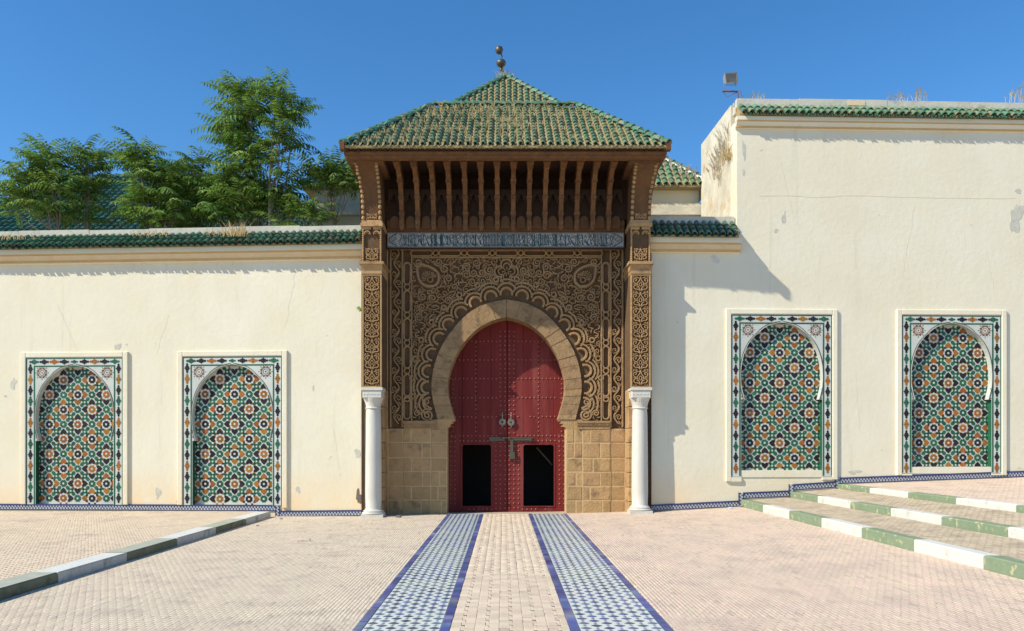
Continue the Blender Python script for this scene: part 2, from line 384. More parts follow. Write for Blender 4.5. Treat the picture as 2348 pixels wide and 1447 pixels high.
gx = [-400, -60, -20, -5.4] + [i * 0.5 for i in range(-10, 11)] + [5.45, 20, 60, 400]
ground = sheet('ground', gx, [-400, -60, -20, -10, 0.5, 20, 60, 400], lambda x: G(x) - 0.014, 'joint', kind='structure')
sheet('paving_bed', [-5.33, -3, -1.31], [-12.3, .25], lambda x: G(x) - 0.010, 'joint_dark', ground)
sheet('paving_bed', [1.47 + i * .5 for i in range(8)] + [5.45], [-12.3, .25], lambda x: G(x) - 0.010, 'joint_dark', ground)

unit = MB(); c_ = 0.06
unit.add([(-.5, -.5, -1), (.5, -.5, -1), (.5, .5, -1), (-.5, .5, -1), (-.5, -.5, -.12), (.5, -.5, -.12), (.5, .5, -.12), (-.5, .5, -.12),
          (-.5 + c_, -.5 + c_, 0), (.5 - c_, -.5 + c_, 0), (.5 - c_, .5 - c_, 0), (-.5 + c_, .5 - c_, 0)],
         [(8, 9, 10, 11), (4, 5, 9, 8), (5, 6, 10, 9), (6, 7, 11, 10), (7, 4, 8, 11), (0, 1, 5, 4), (1, 2, 6, 5), (2, 3, 7, 6), (3, 0, 4, 7)])
UV, UF = np.array(unit.v), np.array(unit.f)

def paving(name, rest, arr, mat, parent, zf, near=300, thick=0.02, jz=0.0006):
    """arr rows: x, y, size x, size y; the near ones are parts, the others one joined part"""
    rng = np.random.default_rng(len(arr))
    arr = np.array(arr, float)
    d = np.hypot(arr[:, 0] * 0.8, arr[:, 1] + DIST); vis = np.abs(arr[:, 0] - 0.2) < 0.66 * (arr[:, 1] + DIST)
    vis &= (arr[:, 1] + DIST) > 6.9
    d = np.where(vis, d, 1e6 + d)
    arr = arr[np.argsort(d)]
    zt = np.array([zf(x) for x in arr[:, 0]]) + rng.normal(0, jz, len(arr))
    u = MT[mat]; me = unit.mesh(name, mat)
    tx, ty = rng.normal(0, 0.0025, len(arr)), rng.normal(0, 0.0025, len(arr))
    for i in range(min(near, len(arr))):
        x, y, sx, sy = arr[i]
        m = Matrix.Translation((x, y, zt[i])) @ Matrix.Rotation(tx[i], 4, 'X') @ Matrix.Rotation(ty[i], 4, 'Y') @ Matrix.Diagonal((sx, sy, thick, 1))
        link(name, me, parent, m)
    A, z, tx, ty = arr[near:], zt[near:], tx[near:], ty[near:]
    if not len(A): return
    n = len(A); nv, nf = len(UV), len(UF)
    V = np.empty((n, nv, 3))
    V[:, :, 0] = A[:, None, 0] + UV[None, :, 0] * A[:, None, 2]
    V[:, :, 1] = A[:, None, 1] + UV[None, :, 1] * A[:, None, 3]
    V[:, :, 2] = z[:, None] + UV[None, :, 2] * thick + UV[None, :, 1] * A[:, None, 3] * tx[:, None] - UV[None, :, 0] * A[:, None, 2] * ty[:, None]
    F = (UF[None] + (np.arange(n) * nv)[:, None, None]).reshape(-1, 4)
    me = bpy.data.meshes.new(rest)
    me.vertices.add(n * nv); me.vertices.foreach_set('co', V.ravel())
    me.loops.add(F.size); me.loops.foreach_set('vertex_index', F.ravel().astype(np.int32))
    me.polygons.add(len(F)); me.polygons.foreach_set('loop_start', np.arange(0, F.size, 4, dtype=np.int32))
    me.materials.append(u); me.update(calc_edges=True)
    link(rest, me, parent, kind='stuff')

def running(x0, x1, y0, y1, w, l, gw=0.0006, gl=0.019, along_y=True):
    out = []
    n = int(round((x1 - x0) / w)) if along_y else int(round((y1 - y0) / w))
    for i in range(n):
        a = (x0 if along_y else y0) + (i + .5) * w
        s, e = (y0, y1) if along_y else (x0, x1)
        p = s - (l * .5 if i % 2 else 0) + RND.uniform(-.0025, .0025)
        while p < e:
            q0, q1 = max(p, s), min(p + l, e)
            if q1 - q0 > 0.03:
                L_ = q1 - q0 - gl * RND.choice((.35, .7, .9, 1, 1.1, 1.3))
                out.append((a, (q0 + q1) / 2, w - gw, L_) if along_y else ((q0 + q1) / 2, a, L_, w - gw))
            p += l
    return out

YN = -12.3
left_b = running(-5.33, -1.31, YN, 0.25, 0.041, 0.166)
right_b = running(1.47, 5.45, YN, 0.25, 0.041, 0.166)
paving('brick', 'far_bricks', left_b, 'brick', ground, G, near=150)
paving('brick', 'far_bricks', right_b, 'brick_pink', ground, G, near=150)

# the tiled path that leads to the gate
path = sheet('path', [-1.31, -0.465, 0.575, 1.47], [YN, 0.22], lambda x: -0.006, 'joint', kind='structure')
pin = []; hole = []
l_, w_ = 0.123, 0.09
cell = l_ + w_
y = YN
while y < 0.2:
    x = -0.465
    while x < 0.57:
        for (a, b, sx, sy) in ((0, 0, l_, w_), (l_, 0, w_, l_), (w_, l_, l_, w_), (0, w_, w_, l_)):
            xa, xb = x + a, min(x + a + sx, 0.575)
            if xb - xa > 0.02:
                pin.append(((xa + xb) / 2, y + b + sy / 2, xb - xa - 0.0018, sy - 0.0035))
        if x + l_ < .57: hole.append((x + (l_ + w_) / 2, y + (l_ + w_) / 2 + RND.uniform(-.003, .003), l_ - w_ - .004, l_ - w_ - .008 + RND.uniform(-.008, .004)))
        x += cell
    y += cell
paving('hole_fill', 'hole_fills', hole, 'gap', path, lambda x: 0.0015, near=0, jz=0.001)
paving('brick', 'far_bricks', pin, 'brick_path', path, lambda x: 0.004, near=300, jz=0.0022)
bt = []
for (a, b) in ((-1.308, -1.225), (-0.553, -0.467), (0.577, 0.663), (1.387, 1.468)):
    y = YN + RND.random() * .1
    while y < 0.2:
        L_ = 0.165
        bt.append(((a + b) / 2, y + L_ / 2, b - a - 0.002, L_ - 0.006)); y += L_
paving('border_tile', 'far_border_tiles', bt, 'tblue', path, lambda x: 0.006 if abs(x) < 1.2 else 0.008, near=300, jz=0.0008)
for (a, b) in ((-1.222, -0.556), (0.666, 1.384)):
    s = MB(); s.box(a, b, YN, 0.2, -0.01, 0.004); s.build('white_tile_bed', 'path_white', path)
dia = MB()
h = 0.049
dia.add([(-h, 0, 0), (0, -h * 1.06, 0), (h, 0, 0), (0, h * 1.06, 0), (-h, 0, -.004), (0, -h * 1.06, -.004), (h, 0, -.004), (0, h * 1.06, -.004)],
        [(0, 1, 2, 3), (0, 4, 5, 1), (1, 5, 6, 2), (2, 6, 7, 3), (3, 7, 4, 0)])
dme = dia.mesh('diamond_tile', 'tdiam')
dot = MB(); q_ = .017
dot.add([(-q_, 0, 0), (0, -q_, 0), (q_, 0, 0), (0, q_, 0), (-q_, 0, -.004), (0, -q_, -.004), (q_, 0, -.004), (0, q_, -.004)],
        [(0, 1, 2, 3), (0, 4, 5, 1), (1, 5, 6, 2), (2, 6, 7, 3), (3, 7, 4, 0)])
dotm = dot.mesh('dot_tile', 'tdiam'); dots = []
items = []
for (a, b) in ((-1.222, -0.556), (0.666, 1.384)):
    n = 7; st = (b - a) / n
    for i in range(n):
        j = 0
        while True:
            y = YN + (j * 2 + (i % 2)) * 0.0975 + 0.05
            if y > 0.15: break
            items.append((dme, Matrix.Translation((a + st * (i + .5), y, 0.0075)) @ Matrix.Rotation(RND.uniform(-.05, .05), 4, 'Z'))); dots.append((dotm, Matrix.Translation((a + st * (i + .5), y + 0.0975, 0.0072)))); j += 1
pieces('diamond_tile', [t for t in items if t[1].translation.y > -11.7] + [t for t in items if t[1].translation.y <= -11.7], path, 'far_diamond_tiles',
       key=lambda t: abs(t.y + 11.7))

join_copies('dot_tiles', dots, path)

# ------------------------------------------------------------------ terraces, steps and painted kerbs
def kerb(label, x0, x1, y1, y0, zb, zt, L_, first, mats=('kgreen', 'kwhite')):
    k = setting('kerb', label)
    y = y1; c = first
    while y > y0:
        b = MB(); a = y - L_
        z0, z1, e = zb, zt, 0.014
        j = RND.uniform(-.004, .004)
        b.add([(x0, a + .004, z0), (x1, a + .004, z0), (x1, y - .004, z0), (x0, y - .004, z0),
               (x0, a + .004, z1 - e + j), (x1, a + .004, z1 - e + j), (x1, y - .004, z1 - e + j), (x0, y - .004, z1 - e + j),
               (x0 + e, a + .004 + e, z1 + j), (x1 - e, a + .004 + e, z1 + j), (x1 - e, y - .004 - e, z1 + j), (x0 + e, y - .004 - e, z1 + j)],
              [(8, 9, 10, 11), (4, 5, 9, 8), (5, 6, 10, 9), (6, 7, 11, 10), (7, 4, 8, 11), (0, 1, 5, 4), (1, 2, 6, 5), (2, 3, 7, 6), (3, 0, 4, 7)])
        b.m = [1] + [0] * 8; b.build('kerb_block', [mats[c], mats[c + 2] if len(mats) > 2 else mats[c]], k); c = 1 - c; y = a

terr = MB(); terr.box(-24, -5.66, -14, 0.9, -0.3, 0.062)
terr = terr.build('left_terrace', 'joint', kind='structure')
paving('brick', 'terrace_bricks', running(-12.6, -5.66, YN, 0.2, 0.052, 0.16, along_y=False), 'brick_terr', terr, lambda x: 0.075, near=0)
kerb('white and green kerb along the left terrace', -5.66, -5.33, 0.0 - 0.05, -14, -0.2, 0.085, 1.76, 1, ('kgreen_worn_shade', 'kwhite_worn_shade', 'kgreen_top', 'kwhite_top'))  # worn paint with lit tops and shaded sides built into the colours

def tread(name, x0, x1, z0, z1, mat, yb=0.3):
    t = MB(); t.add([(x0, -14, -.2), (x1, -14, -.2), (x1, yb, -.2), (x0, yb, -.2), (x0, -14, z0 - .012), (x1, -14, z1 - .012), (x1, yb, z1 - .012), (x0, yb, z0 - .012)],
                    [(0, 3, 2, 1), (4, 5, 6, 7), (0, 1, 5, 4), (1, 2, 6, 5), (2, 3, 7, 6), (3, 0, 4, 7)])
    t = t.build(name, 'joint', kind='structure')
    paving('brick', 'tread_bricks', running(x0 + .0, min(x1, 12.6), YN, yb, 0.052, 0.16), mat, t, lambda x: z0 + (z1 - z0) * (x - x0) / (x1 - x0), near=0)
tread('lower_step', 5.65, 6.60, 0.345, 0.40, 'brick_step')
tread('middle_step', 6.80, 7.70, 0.525, 0.60, 'brick_step')
tread('upper_terrace', 7.90, 24.0, 0.70, 1.28, 'brick_pink', 0.6)
kerb('green and white kerb of the lowest step', 5.45, 5.65, 0.02, -14, 0.0, 0.352, 1.56, 0)
kerb('green and white kerb of the middle step', 6.60, 6.80, 0.06, -14, 0.1, 0.532, 1.60, 0)
kerb('green and white kerb at the edge of the upper terrace', 7.70, 7.90, 0.10, -14, 0.2, 0.708, 1.62, 0)

# ------------------------------------------------------------------ glazed roof tiles
def tile_mesh(name, r, L_, mat, seg=6):
    b = MB(); n = seg + 1; vs = []
    for (rr, y, dz) in ((r, 0, 0.012), (r * .82, L_, 0), (r * .74, 0, 0.012)):
        for i in range(n):
            a = PI * i / seg; vs.append((rr * math.cos(a), y, rr * math.sin(a) * 1.05 + dz - 0.01))
    fs = []
    for i in range(seg):
        fs.append((i, i + 1, n + i + 1, n + i)); fs.append((2 * n + i, 2 * n + i + 1, i + 1, i))
    b.add(vs, fs); return b.mesh(name, mat)

def slope_tiles(A, B, up, pitch, step, ok=None, jit=0.5):
    """matrices of tiles on a slope: eave from A to B, `up` the vector from eave to the top"""
    A, B, up = Vector(A), Vector(B), Vector(up)
    e = (B - A); n = max(1, int(round(e.length / pitch))); xd = e.normalized()
    yd = up.normalized(); zd = xd.cross(yd)
    rows = max(1, int(round(up.length / step))); st = up.length / rows
    out = []
    for i in range(n):
        for j in range(rows):
            p = A + xd * ((i + .5) * e.length / n) + yd * (j * st)
            if ok and not ok(p, j): continue
            m = frame(xd, yd, zd, p + zd * (0.012 + RND.uniform(-.006, .006)) + xd * RND.uniform(-.008, .008) * jit)
            m = m @ Matrix.Rotation(RND.uniform(-.05, .05) * jit, 4, 'Z') @ Matrix.Rotation(-0.05 + RND.uniform(-.03, .03) * jit, 4, 'X')
            out.append(m)
    return out

def pan_row(parent, A, B, up, pitch, mat):
    """the hollow tiles between the covers, which show as a scalloped edge along the eave"""
    A, B, up = Vector(A), Vector(B), Vector(up); e = B - A; n = max(1, int(round(e.length / pitch))); xd = e.normalized(); yd = up.normalized(); zd = xd.cross(yd)
    b = MB(); r = pitch * .36; sg = 6; vs = []
    for (rr, y) in ((r, -.035), (r, .3), (r - .014, -.035)):
        for i in range(sg + 1):
            a = PI + PI * i / sg; vs.append((rr * math.cos(a), y, rr * math.sin(a) * .95 + .012))
    k = sg + 1
    b.add(vs, [(i, i + 1, k + i + 1, k + i) for i in range(sg)] + [(2 * k + i, 2 * k + i + 1, i + 1, i) for i in range(sg)])
    me = b.mesh('pan_tile', mat)
    for i in range(n - 1):
        p = A + xd * ((i + 1) * e.length / n) + xd * RND.uniform(-.008, .008)
        link('pan_tile', me, parent, frame(xd, yd, zd, p + yd * RND.uniform(-.02, .015)) @ Matrix.Rotation(RND.uniform(-.04, .04), 4, 'Y'))

def coping(parent, u0, u1, zb, zt, zp, rows, mat, pitch=0.16, yb=-0.31, yt=0.1, pth=0.3):
    slab = MB(); slab.xprism([(yb + .10, zb + .02), (yt, zt - .02), (yt + .1, zt - .02), (yt + .1, zb - .05), (yb + .12, zb - .05)], u0, u1)
    slab.build('coping_bed', 'earth', parent)
    up = Vector((0, yt - yb, zt - zb))
    me = tile_mesh('coping_tile', pitch * .43, up.length / rows * 1.18, mat)
    items = [(me, m) for m in slope_tiles((u0, yb, zb), (u1, yb, zb), up, pitch, up.length / rows)]
    pieces('coping_tile', items, parent, 'far_coping_tiles', key=lambda t: -t.x if u0 < 0 else t.x)
    pan_row(parent, (u0, yb, zb), (u1, yb, zb), up, pitch, mat)
    p = MB()
    u = u0
    while u < u1 - .05:                                  # parapet cast in lengths with weathered joints
        e = min(u + RND.uniform(1.3, 2.2), u1)
        p.box(u, e - .006, yt - .01 + RND.uniform(-.006, .006), yt + pth, zt - .12, zp + RND.uniform(-.012, .012)); u = e
    p.build('parapet', 'parapet', parent)

def cornice(parent, u0, u1, zb, f=1.0, mid='tan', dy=1.0):
    """mouldings under the tiles; zb is the tile eave"""
    b = MB()
    b.box(u0, u1, -.20 * dy, .02, zb - .115 * f, zb - .005, 0)
    b.box(u0, u1, -.185 * dy, .02, zb - .15 * f, zb - .115 * f, 1)
    b.xprism([(-.175 * dy, zb - .152 * f), (.02, zb - .152 * f), (.02, zb - .255 * f), (-.10 * dy, zb - .255 * f)], u0, u1, 2)
    b.box(u0, u1, -.105 * dy, .02, zb - .295 * f, zb - .257 * f, 1)
    b.xprism([(-.06 * dy, zb - .297 * f), (.02, zb - .297 * f), (.02, zb - .33 * f), (-.02 * dy, zb - .33 * f)], u0, u1, 0)
    b.build('cornice', ['plaster', 'ochre', mid], parent)

def skirting(parent, segs, risers=()):
    """blue and white zellij band; segs: u0,u1,z0,z1 of the bottom edge, height .135"""
    b = MB(); h = 0.135
    def quad(u0, u1, za, zb, y0, y1, h0, h1, m):
        b.add([(u0, y0, za + h0), (u1, y0, zb + h0), (u1, y0, zb + h1), (u0, y0, za + h1), (u0, y1, za + h0), (u1, y1, zb + h0), (u1, y1, zb + h1), (u0, y1, za + h1)],
              [(0, 1, 2, 3), (0, 4, 5, 1), (1, 5, 6, 2), (2, 6, 7, 3), (3, 7, 4, 0)], m)
    def dmd(cu, cz, r, y):
        b.add([(cu - r, y, cz), (cu, y, cz - r), (cu + r, y, cz), (cu, y, cz + r), (cu - r, y + .004, cz), (cu, y + .004, cz - r), (cu + r, y + .004, cz), (cu, y + .004, cz + r)],
              [(0, 1, 2, 3), (0, 4, 5, 1), (1, 5, 6, 2), (2, 6, 7, 3), (3, 7, 4, 0)], 1)
    for (u0, u1, z0, z1) in segs:
        quad(u0, u1, z0, z1, -.022, .02, 0, h, 0)
        quad(u0, u1, z0, z1, -.027, .0, 0.0, .02, 1)
        quad(u0, u1, z0, z1, -.027, .0, h - .032, h + .004, 1)
        n = int((u1 - u0) / .036)
        for i in range(n):
            t = (i + .5) / n; u = u0 + (u1 - u0) * t; z = z0 + (z1 - z0) * t
            dmd(u, z + (.046 if i % 2 else .084), .025, -.0255)
    for (u0, u1, z0, z1) in risers:
        quad(u0, u1, z0, z0, -.024, .02, 0, z1 - z0, 0)
        quad(u0, u0 + .02, z0, z0, -.029, .0, 0, z1 - z0, 1)
        quad(u1 - .02, u1, z0, z0, -.029, .0, 0, z1 - z0, 1)
        n = max(2, int((z1 - z0) / .036))
        for i in range(n): dmd(u0 + (u1 - u0) * (.33 if i % 2 else .67), z0 + (i + .5) * (z1 - z0) / n, .021, -.0275)
    b.build('tile_skirting', ['twhite', 'tblue_dark'], parent)

def patch(parent, cu, cz, ru, rz, seed, mat='patch', name='plaster_patch', y=-.004):
    r = random.Random(seed); n = 46; ph = [r.uniform(0, 6.3) for _ in range(6)]
    pts = []
    for i in range(n):
        a = 2 * PI * i / n; q = .72 + sum(math.sin((k + 2) * a + ph[k]) * .34 / (k + 1.4) for k in range(6)) * .75 + r.uniform(-.07, .07)
        pts.append((cu + ru * q * math.cos(a), cz + rz * q * math.sin(a)))
    b = MB(); b.prism(pts, y, .02); b.build(name, mat, parent)

# ------------------------------------------------------------------ left wall
TL, TR = 0.0645, 0.035
XL, XR = -3.2, 3.25
def UL(p):
    a = (p - 1155) * .01; x = a * (1 + XL * TL / DIST) / (1 + a * TL / DIST); return (x - XL) / math.cos(TL)
def KL(u): return 1 + (-u * math.sin(TL)) / DIST
def UR(p):
    a = (p - 1155) * .01; x = a * (1 - XR * TR / DIST) / (1 - a * TR / DIST); return (x - XR) / math.cos(TR)
def KR(u): return 1 + (u * math.sin(TR)) / DIST
def ZL(p, u): return EYE + (1021 - p) * .01 * KL(u)
def ZR(p, u): return EYE + (1021 - p) * .01 * KR(u)

def wall_body(parent, u0, u1, z0, z1, th, holes, mat='plaster', name='masonry', zbot=None):
    """wall with rectangular recesses (u0,u1,z0,z1) left open for the niches"""
    b = MB(); us = u0
    for (a, c, d, e) in holes:
        b.box(us, a, 0, th, z0, z1); b.box(a, c, 0, th, e, z1)
        if d > z0: b.box(a, c, 0, th, z0, d)
        us = c
    b.box(us, u1, 0, th, z0, z1)
    return b.build(name, mat, parent)

left_wall = thing('wall', 'long low cream wall with green tiled coping, left of the gate', 'wall', (XL, 0, 0), -TL)
right_wall = thing('wall', 'tall cream wall with stepped blue tile skirting, right of the gate', 'wall', (XR, 0, 0), TR)

NL = [UL(172), UL(533.5)]
NR = [UR(1791.5), UR(2180.5)]
HW = 1.19
zlt = 3.47
wall_body(left_wall, -20.0, 0.02, -.3, 6.2, .45, [(n - HW, n + HW, 0.2, zlt + .17) for n in NL])
coping(left_wall, -20.0, 0.0, 6.20, 6.53, 6.68, 3, 'gtile_dark')
cornice(left_wall, -20.0, 0.0, 6.17)
uk = UL(632)
skirting(left_wall, [(-20.0, uk, .072, .085), (uk + .1, 0.0, -.05, -.02)], [(uk, uk + .1, -.05, .215)])
for (p, q, rx, rz, sd) in ((270, 795, .1, .1, 1), (30, 880, .1, .16, 2), (12, 908, .04, .04, 3), (362, 1130, .07, .2, 4), (683, 1123, .08, .09, 5), (718, 890, .035, .07, 6),
                           (820, 1040, .08, .17, 7), (408, 1118, .03, .05, 8), (823, 1140, .09, .22, 9), (405, 1150, .03, .04, 10), (290, 790, .03, .03, 14)):
    u = UL(p); patch(left_wall, u, ZL(q, u), rx, rz, sd, 'dirt' if sd == 9 else 'patch')

rc = random.Random(77)
def hairline(wall, u, z, du, dz, n=14):
    pts = [(u + du * i / n + rc.uniform(-.02, .02), z + dz * i / n + rc.uniform(-.02, .02)) for i in range(n + 1)]
    b = MB(); b.ribbon(pts, [.001] + [rc.uniform(.003, .007) for _ in range(n - 1)] + [.001], .01, -.002); b.build('crack', 'patch', wall)
hairline(left_wall, -7.3, 4.9, .5, -1.1); hairline(left_wall, -1.6, 5.6, -.25, -1.3); hairline(left_wall, -4.9, 3.75, .3, .9); hairline(left_wall, -.75, 2.1, .2, -1.2)

# ------------------------------------------------------------------ right wall: a low length by the gate and the tall block
uc = UR(1690)
zr = 1.04
nz0 = [ZR(1078, NR[0]), ZR(1070, NR[1])]
hs = [(n - HW, n + HW, z - .03, z + 3.55) for n, z in zip(NR, nz0)]
wall_body(right_wall, -.02, 19, -.3, 6.4, .45, hs)
wall_body(right_wall, uc, 19, 6.4, 9.1, .45, [], name='tall_masonry')
side = MB(); side.box(uc, uc + .4, .45, 2.95, -.3, 9.2); side.box(uc + .4, 19, 2.55, 2.95, -.3, 9.2); side.build('side_face', 'plaster_old', right_wall)
coping(right_wall, .0, uc - .02, 6.36, 6.74, 6.88, 3, 'gtile_dark')
coping(right_wall, uc + .03, 19, 9.17, 9.45, 9.63, 2, 'gtile', pitch=0.165, yb=-.22)
cornice(right_wall, .0, uc + .05, 6.33)
cornice(right_wall, uc - .04, 19, 9.135, .80, 'plaster', .72)
b = MB(); b.box(uc, uc + .35, .45, 2.95, 9.2, 9.62); b.build('side_parapet', 'plaster_old', right_wall)
u1, u2, u3 = UR(1699), UR(1814), UR(1920)
skirting(right_wall, [(0, u1 - .06, .09, .19), (u1 + .06, u2 - .06, .375, .42), (u2 + .06, u3 - .06, .565, .625), (u3 + .06, 19, .715, 1.22)],
         [(u1 - .06, u1 + .06, .19, .51), (u2 - .06, u2 + .06, .42, .70), (u3 - .06, u3 + .06, .625, .85)])
for (p, q, rx, rz, sd) in ((1797, 500, .06, .2, 21), (1779, 529, .06, .06, 22), (2330, 500, .22, .42, 23), (2335, 438, .12, .06, 24), (1706, 345, .05, .3, 25),
                           (1705, 395, .05, .08, 26), (2095, 297, .09, .06, 27), (2222, 294, .1, .03, 28), (1960, 1082, .2, .06, 31)):
    u = UR(p); patch(right_wall, u, ZR(q, u), rx, rz, sd)
u = UR(1640); patch(right_wall, u, ZR(595, u), .14, .12, 29, 'slab')
b = MB()
hairline(right_wall, 3.1, 8.3, .35, -1.5); hairline(right_wall, 6.3, 7.2, -.3, -1.7); hairline(right_wall, 4.9, 3.3, .1, -1.4); hairline(right_wall, 8.0, 6.1, .2, -1.0)
ln = smooth_line([(UR(p), ZR(q, UR(p))) for p, q in ((1740, 449), (1830, 450), (1872, 453), (1950, 449), (2070, 452), (2220, 455), (2330, 455))], 6)
b.ribbon([(x, z + RND.uniform(-.006, .006)) for x, z in ln], [RND.uniform(.004, .014) for _ in ln], .01, -.003)
b.build('crack', 'tan', right_wall)
b = MB(); u = UR(1968); b.box(u - .2, u + .2, .075, .2, 9.5, 9.6); b.build('exposed_brick', 'tan', right_wall)

# ------------------------------------------------------------------ zellij niches
CELL = 0.349
def star8(r, ri, n=8, rot=0.0):
    return [((r if i % 2 == 0 else ri) * math.cos(rot + PI * i / n), (r if i % 2 == 0 else ri) * math.sin(rot + PI * i / n)) for i in range(2 * n)]
def piece(name, mats, shapes):
    """shapes: (outline, front y, material index); backs stop at y = 0.004"""
    b = MB()
    for pts, yf, m in shapes: b.prism(pts, yf, .006, m)
    return b.mesh(name, mats)
def sq(r, a=PI / 4): return [(r * math.cos(a + PI / 2 * i), r * math.sin(a + PI / 2 * i)) for i in range(4)]
ring_shape = star8(.092, .076, 8, PI / 8)
RING = {k: piece('star_tile', [k, 'twhite'], [(ring_shape, 0, 0), (sq(.030), -.0015, 1)]) for k in ('tblack', 'tamber', 'tgreen')}
hp = [(.132, .003), (.112, .026), (.108, .052), (.122, .072), (.148, .078), (.178, .070), (.21, .048), (.254, 0)]
heart_pts = hp + [(x, -z) for x, z in reversed(hp[:-1])]
HEART = {k: piece('petal_tile', [k], [(heart_pts, 0, 0)]) for k in ('tblack', 'tamber')}
SMALL = {k: piece('chip_tile', [k], [(sq(.029), 0, 0)]) for k in ('tblack', 'tamber')}
HALF = piece('small_star_tile', ['tgreen', 'twhite'], [(star8(.076, .057, 4, 0), 0, 0), (sq(.026, 0), -.0015, 1)])
leaf_pts = [(.06, .012), (.072, .046), (.09, .036), (.108, .056), (.122, .034), (.142, .044), (.165, 0), (.142, -.044), (.122, -.034), (.108, -.056), (.09, -.036), (.072, -.046), (.06, -.012)]
LEAFT = piece('leaf_tile', ['tgreen'], [(leaf_pts, 0, 0)])
ch = [(-.122, 0), (-.10, .026), (-.062, .022), (-.045, .042), (.0, .046), (.045, .042), (.062, .022), (.10, .026), (.122, 0), (.10, -.026), (.062, -.022), (.045, -.042), (0, -.046), (-.045, -.042), (-.062, -.022), (-.10, -.026)]
ch2 = [(-.014, .0), (-.014, .056), (0, .068), (.014, .056), (.014, -.056), (0, -.068), (-.014, -.056)]
CART = {k: piece('cartouche_tile', [k], [(ch, 0, 0), (ch2, -.001, 0)]) for k in ('tgreen', 'tamber', 'tblack')}

def xz(x, y, z, a=0.0):
    return Matrix.Translation((x, y, z)) @ Matrix.Rotation(-a, 4, 'Y')

def arch_line(zl, hw=0.95, n=16):
    """right half of the horseshoe arch, from the lip (at height zl) to the apex"""
    P = [(hw - .085, zl), (hw - .05, zl + .14), (hw - .012, zl + .31), (hw + .0, zl + .48), (hw - .004, zl + .66), (hw - .03, zl + .86), (hw - .095, zl + 1.10),
         (hw - .22, zl + 1.34), (hw - .41, zl + 1.54), (hw - .62, zl + 1.69), (hw - .83, zl + 1.755), (0, zl + 1.775)]
    return smooth_line(P, 3)

